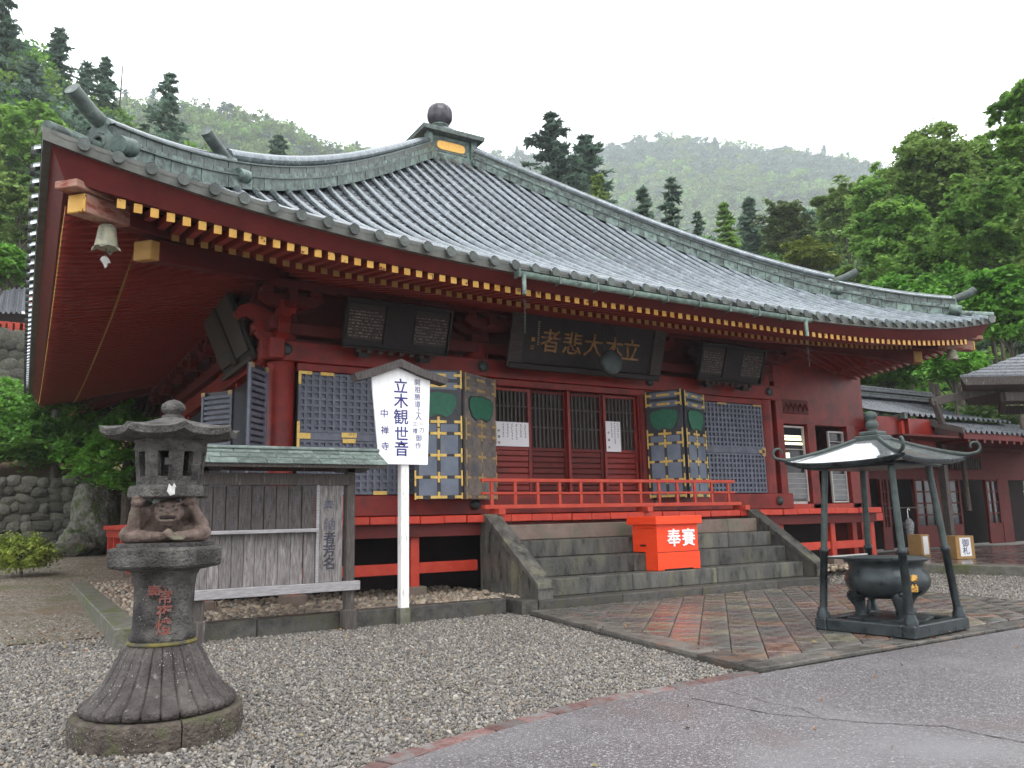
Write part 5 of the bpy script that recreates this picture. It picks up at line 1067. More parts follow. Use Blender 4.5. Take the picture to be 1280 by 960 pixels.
# crouching figure: one continuous carved body
def blob(parts, name, m, par, M, vox=.0085):
    bm = bmesh.new()
    for kind, *a in parts:
        if kind == 'e':
            c, r = a[0], a[1]; rot = a[2] if len(a) > 2 else (0, 0, 0)
            bmesh.ops.create_icosphere(bm, subdivisions=3, radius=1, matrix=T(*c) @ Euler(rot).to_matrix().to_4x4() @ Matrix.Diagonal((*r, 1)))
        else:
            p, q, r0, r1 = Vector(a[0]), Vector(a[1]), a[2], a[3]; n = max(3, int((q-p).length/min(r0, r1)*2.2))
            for i in range(n+1): t = i/n; rr_ = r0+(r1-r0)*t; bmesh.ops.create_icosphere(bm, subdivisions=2, radius=rr_, matrix=T(*(p.lerp(q, t))))
    me = bpy.data.meshes.new(name); bm.to_mesh(me); bm.free(); o = bpy.data.objects.new(name, me); COL.objects.link(o)
    md = o.modifiers.new('r', 'REMESH'); md.mode = 'VOXEL'; md.voxel_size = vox; sm = o.modifiers.new('s', 'SMOOTH'); sm.iterations = 3; sm.factor = .5
    dg = bpy.context.evaluated_depsgraph_get(); m2 = bpy.data.meshes.new_from_object(o.evaluated_get(dg)); bpy.data.objects.remove(o); bpy.data.meshes.remove(me)
    from mathutils import noise as nz_
    for v in m2.vertices: v.co += v.normal*(.004*nz_.noise(v.co*28)+.0025*nz_.noise(v.co*70))
    m2.transform(M.to_3x3().to_4x4()); m2.materials.clear(); m2.materials.append(m); m2.polygons.foreach_set('use_smooth', [True]*len(m2.polygons)); m2.name = name
    return put(m2, name, par, M.translation)
P_ = [('e', (0, .06, .14), (.15, .12, .15)), ('e', (0, .02, .2), (.17, .09, .08)),
      ('e', (.02, -.1, .21), (.098, .09, .085)), ('e', (.02, -.13, .255), (.07, .05, .03)), ('e', (-.022, -.185, .232), (.024, .018, .015)), ('e', (.062, -.185, .232), (.024, .018, .015)),
      ('e', (.02, -.2, .212), (.026, .025, .02)), ('e', (.02, -.178, .15), (.06, .035, .016)), ('e', (.02, -.188, .186), (.064, .026, .012)), ('e', (-.045, -.17, .168), (.016, .03, .026)), ('e', (.085, -.17, .168), (.016, .03, .026)), ('e', (.02, -.14, .13), (.05, .05, .03)), ('e', (-.06, -.12, .2), (.02, .03, .03)), ('e', (.1, -.12, .2), (.02, .03, .03)),
      ('e', (-.068, -.09, .245), (.014, .02, .028)), ('e', (.108, -.09, .245), (.014, .02, .028)),
      ('e', (-.035, -.165, .262), (.028, .02, .009)), ('e', (.075, -.165, .262), (.028, .02, .009)),
      ('c', (-.09, .02, .07), (-.235, -.07, .06), .07, .06), ('c', (-.235, -.075, .05), (-.03, -.2, .042), .05, .036),
      ('c', (.09, .02, .07), (.235, -.07, .06), .07, .06), ('c', (.235, -.075, .05), (.09, -.2, .042), .05, .036),
      ('c', (-.14, .03, .2), (-.2, -.09, .1), .055, .05), ('c', (-.2, -.09, .1), (-.185, -.15, .23), .05, .036), ('e', (-.17, -.18, .275), (.045, .035, .03)),
      ('c', (.15, .03, .2), (.235, -.05, .12), .05, .04), ('c', (.235, -.06, .115), (.17, -.12, .24), .042, .032), ('e', (.16, -.13, .275), (.04, .035, .03)),
      ('e', (-.03, -.225, .045), (.05, .03, .03)), ('e', (.1, -.22, .03), (.04, .035, .022)), ('e', (.03, -.225, .06), (.035, .03, .035))]
for k in range(4):
    P_.append(('c', (-.2+.02*k, -.2, .285), (-.205+.022*k, -.215, .3+.012), .009, .008)); P_.append(('c', (.0+.018*k, -.25, .065-.012*k), (.05+.012*k, -.255, .06-.012*k), .009, .008)); P_.append(('c', (.13+.018*k, -.16, .28), (.13+.02*k, -.165, .31), .009, .008))
    P_.append(('c', (.08+.015*k, -.245, .03), (.08+.017*k, -.26, .022), .009, .008))
P_.append(('c', (-.15, -.19, .26), (-.125, -.2, .285), .011, .009)); P_.append(('c', (.125, -.15, .26), (.105, -.165, .28), .011, .009))
fg = blob(P_, 'crouching_figure', lanf, ln, T(LX, LY+.03, 1.243) @ RZ(VD+math.pi/2-.1))
MF = T(LX, LY+.03, 1.243) @ RZ(VD+math.pi/2-.1)
MB().tube([MF @ Vector((.02-.045, -.198, .166)), MF @ Vector((.02, -.21, .17)), MF @ Vector((.065, -.198, .166))], .009, 6).build('mouth', dark, fg)
for sx in (-.015, .055): MB().lathe([(.009, 0), (.006, .004)], 10, MF @ T(sx, -.193, .24) @ RX(math.pi/2)).build('eye', dark, fg)
mb = MB(); mb.prism([(-.03, 0), (-.02, .05), (.0, .03), (.012, .055), (.03, .02), (.022, -.02), (-.01, -.03)], .003, T(LX+.248*math.cos(VD+.06), LY+.248*math.sin(VD+.06), 1.585) @ RZ(VD+math.pi/2-.02) @ T(0, -.012, 0)); mb.build('white_stain', lichen, ln)
lk = MB()
spots_ = [(VD+random.uniform(-1.4, 1.4), random.random()) for _ in range(16)]
for k in range(230):
    a0_, h0_ = random.choice(spots_); a = a0_+random.gauss(0, .13); t_ = h0_
    if t_ < .6: j = min(10, max(4, int(4+h0_*11+random.gauss(0, 1)))); f_ = random.random(); rr_, z_ = pr_[j][0]*(1-f_)+pr_[j+1][0]*f_, pr_[j][1]*(1-f_)+pr_[j+1][1]*f_; tl = .5
    elif t_ < .85: rr_, z_, tl = .54, random.uniform(.0, .15), 0
    else: rr_, z_, tl = .196, random.uniform(.68, .98), 0
    s_2 = random.uniform(.0015, .0055); n_ = Vector((math.cos(a), math.sin(a), tl)).normalized(); u_ = Vector((-math.sin(a), math.cos(a), 0)); v_ = n_.cross(u_); c = Vector((LX+(rr_+.003)*math.cos(a), LY+(rr_+.003)*math.sin(a), z_+.002))
    lk.add([c+u_*s_2*math.cos(q)*random.uniform(.6, 1.2)+v_*s_2*math.sin(q)+n_*.0015 for q in [2*math.pi*i/6 for i in range(6)]]+[c+n_*.004], [(i, (i+1) % 6, 6) for i in range(6)])
tag(lk.build('lichen_specks', mat('pale_lichen', (.17, .165, .15), .9, (.34, .33, .3), 30), ln), kind='stuff')
# small weeds at the lantern foot
def tuft(p, n, h, m=leafE): 
    V = []
    for i in range(n):
        a = random.uniform(0, 6.28); r_ = random.uniform(0, h*.8); c = np.array([p[0]+r_*math.cos(a), p[1]+r_*math.sin(a), p[2]+random.uniform(.2, 1)*h]); s_2 = random.uniform(.01, .022)
        d = rng.normal(size=3); d[2] *= .3; d /= np.linalg.norm(d); e = np.cross(d, [0, 0, 1]); e /= np.linalg.norm(e); V.append([c-d*s_2, c+e*s_2*.5, c+d*s_2, c-e*s_2*.5])
    return quadmesh('weed', np.array(V), m)
for px, py, z, lab in ((190, 887, .17, 'small green weed sprouting from the lantern base'), (262, 905, 0, 'low green weed in gravel right of the lantern')):
    q = atZ(px, py, z); t = put(tuft((0, 0, 0), 60, .06, leafA), 'weed', None, q); tag(t, lab, 'weed')
# ================================================================ incense burner and its canopy
CN = Vector((8.27, 5.72, .062)); CM = T(*CN) @ RZ(R(5))
cn_ = thing('incense_canopy', CN, 'square bronze canopy on four leaning posts over the incense burner', 'canopy')
def cb(x0, x1, y0, y1, z0, z1, nm, m, par=cn_, c=.012): return MB().box(x0, x1, y0, y1, z0, z1, CM, c=c).build(nm, m, par)
hb = .5
for s1 in (-1, 1): cb(-hb-.07, hb+.07, s1*hb-.07, s1*hb+.07, 0, .13, 'base_beam', bronze); cb(s1*hb-.065, s1*hb+.065, -hb+.072, hb-.072, 0, .127, 'base_beam', bronze)
cb(-hb+.07, hb-.07, -hb+.07, hb-.07, .0, .05, 'base_plate', bronze)
for sx in (-1, 1):
    for sy_ in (-1, 1):
        b0 = CM @ Vector((sx*hb, sy_*hb, .12)); b1 = CM @ Vector((sx*(hb-.11), sy_*(hb-.11), 1.82)); q = lambda t: b0.lerp(b1, t)
        p_ = MB().tube([q(0), q(1)], .036, 14).build('post', bronze_g, cn_)
        MB().lathe([(.07, .12), (.07, .17), (.055, .2), (.05, .24)], 14, CM @ T(sx*hb, sy_*hb, 0)).build('post_foot', bronze, p_)
        MB().tube([q(.07), q(.42), q(.421), q(.45), q(.451)], [.042, .042, .05, .05, .038], 14).build('post_sleeve', bronze, p_)
for s1 in (-1, 1):
    a, b = CM @ Vector((-.455, s1*.455, .78)), CM @ Vector((.455, s1*.455, .78)); 
    if s1 > 0: MB().tube([a, b], .012, 8).build('tie_rod', alum, cn_)
    a, b = CM @ Vector((s1*.455, -.455, .78)), CM @ Vector((s1*.455, .455, .78)); MB().tube([a, b], .012, 8).build('tie_rod', bronze, cn_) if s1 < 0 else None
RE, EZ, AZ_ = .685, 1.885, 2.16
def croof(u, v, face):                                     # u -1..1 along the eave, v 0 eave .. 1 top
    w = RE*(1-v)+.1*v; z = EZ+.05*abs(u)**3*(1-v)**2+(AZ_-EZ)*(v**1.12)*.999; return CM @ RZ(face) @ Vector((u*w*(1+.04*abs(u)**4*(1-v)), -w, z-.062))
for f in range(4):
    mb = MB(); mb.sheet([[croof(-1+2*k/20, j/12, f*math.pi/2) for k in range(21)] for j in range(13)]); mb.build('roof_face', cenroof, cn_)
    mb = MB(); mb.sheet([[croof(-1+2*k/20, 0, f*math.pi/2) for k in range(21)], [croof(-1+2*k/20, 0, f*math.pi/2)-Vector((0, 0, .035)) for k in range(21)], [croof((-1+2*k/20)*.9, .08, f*math.pi/2)-Vector((0, 0, .07)) for k in range(21)]]); mb.build('eave_rim', bronze, cn_)
    pts = [croof(-1, j/10, f*math.pi/2)+Vector((0, 0, .012)) for j in range(10, -1, -1)]
    c0 = pts[-1]; d = (pts[-1]-pts[-3]); d.z = 0; d.normalize()
    for k in range(1, 13): a = -math.pi/2+k*.42; rr_ = .075-.0035*k; pts.append(c0+d*(.06+rr_*math.cos(a))+Vector((0, 0, .085+rr_*math.sin(a))))
    MB().tube(pts, [.02]*11+[.02-.0008*k for k in range(1, 13)], 8).build('hip_rib', bronze_g, cn_)
cb(-.5, .5, -.5, .5, 1.76, 1.8, 'ceiling', bronze); cb(-.15, .15, -.15, .15, AZ_-.09, AZ_-.03, 'finial_foot', bronze_g); cb(-.11, .11, -.11, .11, AZ_-.03, AZ_+.02, 'finial_foot', bronze_g)
MB().lathe([(.07, AZ_-.04), (.075, AZ_), (.05, AZ_+.03), (.06, AZ_+.06), (.075, AZ_+.1), (.06, AZ_+.13), (.04, AZ_+.15), (.06, AZ_+.17), (.068, AZ_+.2), (.05, AZ_+.24), (0, AZ_+.26)], 20, CM).build('finial', bronze_g, cn_)
ce = thing('incense_burner', CN+Vector((0, 0, .05)), 'large round dark bronze incense burner on clawed legs', 'incense burner')
MB().lathe([(.46, .05), (.46, .13), (.44, .14), (.44, .145)], 6, CM @ RZ(.3), smooth=False).build('plinth', bronze, ce)
CB = CM @ Matrix.Diagonal((.88, .88, .93, 1))
MB().lathe([(.12, .36), (.3, .37), (.42, .42), (.485, .5), (.5, .58), (.48, .65), (.44, .69), (.43, .72), (.45, .78), (.5, .8), (.51, .83), (.46, .84), (.45, .8), (.1, .79)], 40, CB).build('bowl', bronze, ce)
MB().lathe([(.47, .835), (.2, .85), (.0, .852)], 32, CB).build('ash_lid', bronze_g, ce)
for k in range(3):
    a = R(-128)+k*2*math.pi/3; c = CM @ Vector((.3*math.cos(a), .3*math.sin(a), 0)); Z0 = CN.z
    l_ = MB().tube([(c.x, c.y, Z0+.41), (c.x+.04*math.cos(a+R(5)), c.y+.04*math.sin(a+R(5)), Z0+.34), (c.x, c.y, Z0+.24), (c.x+.01, c.y, Z0+.17), (c.x+.02, c.y, Z0+.155)], [.1, .1, .06, .065, .085], 14).build('leg', bronze, ce)
    for j in range(7): q = j*.9; MB().lathe([(.0, -.03), (.022, -.02), (.03, 0), (.022, .02), (0, .03)], 8, T(c.x+(.06*math.cos(a)+.05*math.cos(q)), c.y+.06*math.sin(a)+.05*math.sin(q), Z0+.38+.03*math.sin(2*q))).build('scroll_boss', bronze, l_)
for j, ch in enumerate('奉納'): a = R(-72)-R(5)+R(10); text_part(ch, .085, CM @ RZ(R(-24)) @ T(0, -.443+.012*j, .57-.1*j) @ RX(.0+.1*j) @ FR, gilt, 'gold_character', ce, .01, off=.002)
# PART5
# ================================================================ river stones and gravel
def lump(seed, n=1, fl=.65):
    bm = bmesh.new(); bmesh.ops.create_icosphere(bm, subdivisions=n, radius=1); rnd = random.Random(seed)
    for v in bm.verts: v.co *= rnd.uniform(.8, 1.12); v.co.z *= fl
    return bm
def lump_me(seed, m, n=1, fl=.65, smooth=True):
    bm = lump(seed, n, fl); me = bpy.data.meshes.new('pebble'); bm.to_mesh(me); bm.free(); me.materials.append(m); me.polygons.foreach_set('use_smooth', [smooth]*len(me.polygons)); return me
def rnd_mat(name, cols, rough=.55):
    m = bpy.data.materials.new(name); m.use_nodes = True; n = m.node_tree.nodes; l = m.node_tree.links; b = n['Principled BSDF']; oi = n.new('ShaderNodeObjectInfo'); cr = n.new('ShaderNodeValToRGB'); l.new(oi.outputs['Random'], cr.inputs[0])
    cr.color_ramp.elements[0].color = (*cols[0], 1); cr.color_ramp.elements[1].color = (*cols[-1], 1)
    for i, c in enumerate(cols[1:-1]): e = cr.color_ramp.elements.new((i+1)/(len(cols)-1)); e.color = (*c, 1)
    l.new(cr.outputs[0], b.inputs['Base Color']); b.inputs['Roughness'].default_value = rough; return m
pebm = rnd_mat('gravel_pebble', [(.05, .046, .042), (.18, .165, .14), (.095, .088, .08), (.35, .325, .28), (.125, .112, .1), (.22, .18, .13), (.065, .062, .062), (.25, .235, .215), (.055, .05, .048)], .5)
rivm = rnd_mat('river_stone', [(.2, .15, .1), (.3, .235, .17), (.14, .11, .085), (.38, .32, .24), (.23, .2, .16), (.11, .095, .08)], .55)
def pts_in(xa, xb, ya, yb, dens, ok):
    n = int((xb-xa)*(yb-ya)*dens); P = np.column_stack([rng.uniform(xa, xb, n), rng.uniform(ya, yb, n)]); return P[[i for i in range(n) if ok(P[i, 0], P[i, 1])]]
bed = MB().add([(1.25, 10.55, .13), (6.5, 10.55, .13), (6.5, 13.4, .13), (2.7, 13.4, .13), (2.7, 27, .13), (1.25, 27, .13)], [(0, 1, 2, 3, 4, 5)]).build('stone_bed', mortar); tag(bed, kind='structure')
P = np.vstack([pts_in(1.3, 6.5, 10.6, 13.3, 210, lambda x, y: True), pts_in(1.3, 2.65, 13.3, 24, 190, lambda x, y: True), pts_in(12.95, 16.5, 11.3, 13.2, 180, lambda x, y: x < 15.95-(y-12.6)*-.0 and (y > 12.0 or x < 16.2))])
sz = rng.uniform(.035, .075, (len(P), 1))*rng.uniform(.8, 1.25, (len(P), 3))
scatter('river_stones', np.column_stack([P, .14+rng.uniform(0, .05, len(P))]), sz, rng.uniform(-.5, 6.2, (len(P), 3))*np.array([.15, .15, 1]), [lump_me(i, rivm) for i in range(6)], label='tan river stones filling the bed under the veranda', cat='stones')
def yb_asph(x):
    for a, b in zip(ab, ab[1:]):
        if a[0] <= x <= b[0]: return a[1]+(b[1]-a[1])*(x-a[0])/(b[0]-a[0])
    return 99 if x < ab[0][0] and False else (1.0 if x < -3 else 5.1)
def gok(x, y):
    if y < yb_asph(x)+.13: return False
    if x > 5.34+(y-5)*.17 and x < 12.2+(y-5)*.2 and y < 10.05: return False
    if 6.15 < x < 12.9 and y > 9.9: return False
    if .95 < x < 6.2 and y > 10.34: return False
    if y > 9.95 and 6 < x < 6.48: return False
    return (x-LX)**2+(y-LY)**2 > .5**2
P1 = pts_in(-3.2, 6.2, 1.9, 7.5, 1700, lambda x, y: gok(x, y) and y > .45*abs(x) and x/y > -.17); P2 = pts_in(-2.5, 6.4, 7.5, 10.4, 1300, gok); P3 = pts_in(-4.5, .98, 10.3, 19, 420, lambda x, y: gok(x, y) and random.random() > (y-11)/8.5)
P4 = pts_in(12.3, 17.0, 5.4, 12.3, 420, lambda x, y: gok(x, y) and x < (15.9+(12.6-y)*.526 if y > 10.7 else 16.9+(10.7-y)*.174))
P = np.vstack([P1, P2, P3, P4]); sc_ = np.concatenate([np.full(len(P1), 1), np.full(len(P2), 1.05), np.full(len(P3), 1.3), np.full(len(P4), 1.35)])
sz = (np.where(rng.random(len(P)) < .03, rng.uniform(.018, .026, len(P)), rng.uniform(.007, .0165, len(P)))*sc_)[:, None]*rng.uniform(.75, 1.3, (len(P), 3))
scatter('gravel', np.column_stack([P, rng.uniform(-.002, .008, len(P))]), sz, rng.uniform(0, 6.28, (len(P), 3)), [lump_me(50+i, pebm, 1, .7, False) for i in range(6)], label='grey and white gravel covering the yard', cat='gravel')
litter = rnd_mat('fallen_leaf', [(.16, .07, .03), (.24, .13, .05), (.11, .06, .035), (.2, .17, .07)], .8)
lq = quadmesh('leaf', np.array([[[-1, 0, 0], [0, .5, .25], [1, 0, .1], [0, -.5, .2]]], dtype=float), litter)
Pl = np.vstack([rng.normal([.6, 11.6], [.25, 1.0], (90, 2)), np.column_stack([rng.uniform(-3.5, 6, 260), rng.uniform(3, 22, 260)]), np.column_stack([rng.uniform(5.5, 12, 40), rng.uniform(4, 9.9, 40)])])
Pl = Pl[[i for i in range(len(Pl)) if not (.95 < Pl[i, 0] < 6.4 and Pl[i, 1] > 10.3) and (Pl[i, 0]-LX)**2+(Pl[i, 1]-LY)**2 > .45]]
scatter('fallen_leaves', np.column_stack([Pl, [(.075 if (x > 5.4 and y > 5) else .03)+GZ(x, y) for x, y in Pl]]), rng.uniform(.015, .032, (len(Pl), 1))*np.ones((1, 3)), rng.uniform(-.4, 6.2, (len(Pl), 3))*np.array([.15, .15, 1]), [lq], label='scattered brown fallen leaves on the gravel', cat='leaves')
# ================================================================ stone walls at the back left
def stone_wall(name, x0, x1, y, z0, z1, lab, s, zfun=None, dz=.5, nmax=290):
    w = thing(name, ((x0+x1)/2, y, z0), lab, 'wall'); B(x0, x1, y, y+.5, z0-.3, z1-.05, 'wall_core', mortar, w, 0)
    V = [lump(k, 2, 1) for k in range(8)]; mes = []
    for bm in V:
        for v in bm.verts:
            v.co = v.co.normalized()*random.uniform(.96, 1.04); m_x = max(abs(v.co.x), abs(v.co.z), 1e-3); v.co.x, v.co.z = v.co.x*(.62+.5*abs(v.co.x)/m_x*.6), v.co.z*(.62+.5*abs(v.co.z)/m_x*.6); v.co.x = max(-.92, min(.92, v.co.x*1.35)); v.co.z = max(-.92, min(.92, v.co.z*1.35))
        me = bpy.data.meshes.new('stone'); bm.to_mesh(me); bm.free(); me.materials.append(wallst); mes.append(me)
    z = z0; row = 0
    while z < z1-.05:
        h = s*random.uniform(.6, 1.15); x = x0-random.uniform(0, s)
        while x < x1:
            ww = s*random.uniform(.6, 1.6); put(random.choice(mes), 'stone', w, (x+ww/2, y+.02, z+h/2+random.uniform(-.07, .07)), (random.uniform(-.1, .1), random.uniform(-.5, .5), random.uniform(-.1, .1)), (ww*.6, random.uniform(.12, .22), h*.62)); x += ww*.97
        z += h*.93; row += 1
    return w
stone_wall('stone_wall', -3.2, 3.2, 28.2, .45, 2.72, 'mossy dry stone retaining wall behind the yard at far left', .36)
def boulder(p, r, lab, seed, m=bouldm):
    bm = lump(seed, 2, 1); bmesh.ops.subdivide_edges(bm, edges=bm.edges, cuts=2, use_grid_fill=True); rnd = random.Random(seed)
    from mathutils import noise
    for v in bm.verts: n_ = noise.noise(v.co*1.3+Vector((seed, 0, 0)))+.45*noise.noise(v.co*3.1)+.25*noise.noise(v.co*7); v.co = Vector((v.co.x*r[0], v.co.y*r[1], v.co.z*r[2]))*(1+.3*n_)
    me = bpy.data.meshes.new('boulder'); bm.to_mesh(me); bm.free(); me.materials.append(m); me.polygons.foreach_set('use_smooth', [True]*len(me.polygons)); tag(put(me, 'boulder', None, p), lab, 'boulder')
boulder(atY(116, 652, 27.2), (.75, .6, 1.15), 'tall mossy boulder standing against the stone wall', 5); boulder(atY(92, 680, 26.6), (.6, .5, .45), 'low rounded rock at the foot of the mossy boulder', 9)
boulder(atY(70, 688, 26.4), (.35, .3, .2), 'small grey rock between yellow shrub and boulder', 12); boulder(atY(135, 640, 27.8), (.5, .5, 1.1), 'lichened boulder beside the two tree trunks', 15)
sl = [[(x, y, 2.68+(y-28.4)*.22+.1*math.sin(x*1.3+y)) for x in np.linspace(-14, 6, 14)] for y in np.linspace(28.4, 46, 9)]
mb = MB(); mb.sheet(sl); mb.f = [f[::-1] for f in mb.f]; tag(put(mb.mesh('litter_slope', leafl), 'litter_slope'), kind='structure')
# ---- small red hall on the terrace above
YU = 40.0
uw = stone_wall('terrace_wall', atY(-60, 450, YU).x, atY(60, 450, YU).x, YU, 7.3, atY(20, 424, YU).z, 'grey stone terrace wall under the red fence at upper left', .5)
uh = thing('upper_shrine', (atY(30, 400, YU).x, YU+4, 8), 'small shrine building with red railings on the terrace at upper left', 'building')
def ub(pa_, pb_, y0, y1, nm, m): a, b = atY(*pa_, y0), atY(*pb_, y0); return B(min(a.x, b.x), max(a.x, b.x), y0, y1, min(a.z, b.z), max(a.z, b.z), nm, m, uh)
ub((-60, 330), (64, 424), YU+3.5, YU+3.7, 'back_wall', dark); ub((28, 322), (66, 330), YU+2, YU+3.6, 'eave', postwood)
for j in range(8): ub((30+j*4.5, 330), (32+j*4.5, 334), YU+1.9, YU+2, 'gold_cap', gold)
for j in range(12):
    a, b = atY(-40+j*6.6, 392, YU+.8), atY(-33.8+j*6.6, 392, YU+.8); t_ = atY(-36+j*6.6, 361, YU+2.6)
    mb = MB(); mb.sheet([[(a.x+(b.x-a.x)*u_, YU+.8, a.z+w_), ] for u_, w_ in ((0, 0),)] if False else [[(a.x+(b.x-a.x)*u_, YU+.8+1.8*v_, a.z+(t_.z-a.z)*v_+w_) for u_, w_ in ((0, .06), (.2, .1), (.4, .05), (.6, 0), (.8, 0), (1, .06))] for v_ in (0, .33, .66, 1)]); mb.build('roof_tile_row', tilem, uh)
for (x0, y0, x1, y1) in ((38, 365, 42, 396), (38, 372, 62, 374.5), (40, 384, 62, 386), (40, 393, 62, 396), (52, 384, 54, 396)): ub((x0, y0), (x1, y1), YU+.5, YU+.6, 'red_rail', red_rail)
ub((27, 389), (56, 395), YU+.2, YU+.25, 'white_board', white); ub((32, 395), (42, 401), YU+.2, YU+.25, 'white_board', white)
rf = thing('red_fence', (atY(20, 422, YU).x, YU+.1, 8.5), 'vermilion railing on top of the terrace wall at upper left', 'railing')
def rb_(pa_, pb_, nm): a, b = atY(*pa_, YU+.1), atY(*pb_, YU+.1); return B(a.x, b.x, YU+.1, YU+.18, min(a.z, b.z), max(a.z, b.z), nm, red_rail, rf)
for y0 in (404, 411, 421): rb_((-60, y0), (51, y0+1.8), 'rail')
for x in range(-56, 52, 9): rb_((x, 404), (x+(2.6 if (x+56) % 27 == 0 else 1.2), 424), 'fence_post')
# ================================================================ vegetation
def quads(C, D, E, s1, s2): return np.stack([C-D*s1, C+E*s2, C+D*s1, C-E*s2], axis=1)
def unit(v): return v/np.maximum(np.linalg.norm(v, axis=1, keepdims=True), 1e-6)
def leaf_quads(C, size, up=.7, asp=.55):
    n = len(C); nrm = unit(rng.normal(size=(n, 3))*(1-up)+np.array([0, 0, 1])*up); d = unit(np.cross(nrm, rng.normal(size=(n, 3)))); e = np.cross(nrm, d); s = size*rng.uniform(.6, 1.3, (n, 1)); return quads(C, d, e, s, s*asp)
def crown_pts(n, rad, nclump, seed, layered=True, cr_=.32, hollow=.55):
    """points in leaf sprays spread through an uneven ellipsoid"""
    r = np.random.default_rng(seed); c = unit(r.normal(size=(nclump, 3)))
    ph = r.uniform(0, 6.28, 6); bump_ = 1+.16*np.sin(3*c[:, 0]*2+ph[0])*np.sin(4*c[:, 1]+ph[1])+.14*np.sin(5*c[:, 2]+ph[2]+3*c[:, 0])
    c *= (r.uniform(hollow*.7, 1, (nclump, 1))**.75)*bump_[:, None]; c[:, 2] = np.where(c[:, 2] < -.6, -c[:, 2]*.8, c[:, 2])
    c = c*np.array(rad); k = r.integers(0, nclump, n); cs = r.uniform(.5, 1.25, nclump)*cr_*(rad[0]+rad[1])/2
    p = r.normal(size=(n, 3))*.5; fl = .38 if layered else .8; tilt_ = unit(r.normal(size=(nclump, 3))+np.array([0, 0, 2.2]))
    p[:, 2] *= fl; o_ = p*cs[k][:, None]; rr = np.hypot(p[:, 0], p[:, 1]); o_[:, 2] += -(tilt_[k, 0]*o_[:, 0]+tilt_[k, 1]*o_[:, 1])*.8-rr**2*cs[k]*.3
    return c[k]+o_, c, cs
def bark_tree(h, c, rad, zc, seed, r0=.16, nb=14):
    mb = MB(); r = random.Random(seed); top = Vector((r.uniform(-.1, .1)*rad[0], r.uniform(-.1, .1)*rad[0], zc+rad[2]*.55)); n = 7
    tr_ = [Vector((top.x*(t/n)**1.5+math.sin(t*1.3+seed)*.05*rad[0]*t/n, top.y*(t/n)**1.5, top.z*t/n)) for t in range(n+1)]
    mb.tube(tr_, [r0*(1-.85*t/n) for t in range(n+1)], 8)
    for i in range(min(nb, len(c))):
        e = Vector(c[i])+Vector((0, 0, zc)); t = min(.9, max(.3, (e.z*.75)/max(top.z, .1))); k = int(t*n); s_2 = tr_[k].lerp(tr_[min(k+1, n)], t*n-k); m1 = s_2.lerp(e, .5)+Vector((0, 0, .06*rad[2]))
        mb.tube([s_2, m1, e], [r0*.4*(1-t*.5), r0*.22, r0*.06], 5)
    return mb
def broad(name, px, py_top, py_bot, halfw_px, D, lab, m, seed, n=5000, leaf=.16, layered=True, cat='tree', nclump=90, base=None, group=None):
    """a leafy tree whose crown spans the given height at distance D"""
    a = atD(px, py_top, D); b = atD(px, py_bot, D); zt, zb = a.z, b.z; c = atD(px, (py_top+py_bot)/2, D); rx = abs((atD(px+halfw_px, 400, D)-atD(px-halfw_px, 400, D)).length)/2
    gz = base if base is not None else max(0, zb-2.5); rad = (rx, rx*.9, (zt-zb)/2); n = int(n*2.1); leaf *= .74; nclump = max(nclump, n//95); P_, cl_, cs = crown_pts(n, rad, nclump, seed, layered, .2)
    t = thing(name, (c.x, c.y, gz), lab, cat, group); zc = (zt+zb)/2-gz
    put(quadmesh('crown', leaf_quads(P_, leaf), m), 'crown', t, (c.x, c.y, (zt+zb)/2))
    put(bark_tree(zt, cl_, rad, zc, seed, r0=max(.09, rx*.06)).mesh('trunk', barkm), 'trunk', t, (c.x, c.y, gz)); return t
def conifer_pts(h, rb, seed, droop=.25, nw=20, per=7, nq=18, bare=.12):
    rb = rb*1.5
    r = np.random.default_rng(seed); Q = []; Br = []
    for i in range(nw):
        t = i/nw; z = h*(bare+(1-bare)*t); L_ = rb*(1-t)**.75*r.uniform(.55, 1.15)+.03*h*.3
        for k in range(per):
            a = r.uniform(0, 6.28); l = L_*r.uniform(.35, 1.2); s = np.linspace(.15, 1, nq); x = np.cos(a)*l*s; y = np.sin(a)*l*s; zz = z+.12*l*s-droop*l*s**2
            C = np.column_stack([x, y, zz])+r.normal(size=(nq, 3))*np.array([.11, .11, .05])*l*(1.2-s[:, None]*.5)
            dr = np.array([np.cos(a), np.sin(a), -droop*.6]); D = unit(dr+r.normal(size=(nq, 3))*.55); E = unit(np.cross(D, [0, 0, 1.])+r.normal(size=(nq, 3))*.2); w = min(.06*rb, .15)*r.uniform(.7, 1.4, (nq, 1))+.02
            Q.append(quads(C, D, E, w*2.2, w*.8)); Br.append((z, x[-1]*.8, y[-1]*.8, zz[-1]))
    return np.concatenate(Q), Br
def conifer(name, px, py_top, halfw_px, h, D, lab, seed, m=leafB, nw=20, per=7, group=None, nq=16, droop=.25, bare=.1):
    a = atD(px, py_top, D); rb = abs((atD(px+halfw_px, 400, D)-atD(px-halfw_px, 400, D)).length)/2; t = thing(name, (a.x, a.y, a.z-h), lab, 'tree', group); Q, Br = conifer_pts(h, rb, seed, droop, nw, per, nq, bare)
    put(quadmesh('crown', Q, m), 'crown', t, (a.x, a.y, a.z-h)); mb = MB().tube([(0, 0, 0), (0, 0, h*.5), (0, 0, h*.98)], [.02*h+.03, .012*h, .003*h], 6)
    for z, x, y, zz in Br[::2]: mb.tube([(0, 0, z), (x, y, zz)], [.006*h*.6, .002*h], 4, cap=False)
    put(mb.mesh('trunk', barkm), 'trunk', t, (a.x, a.y, a.z-h)); return t
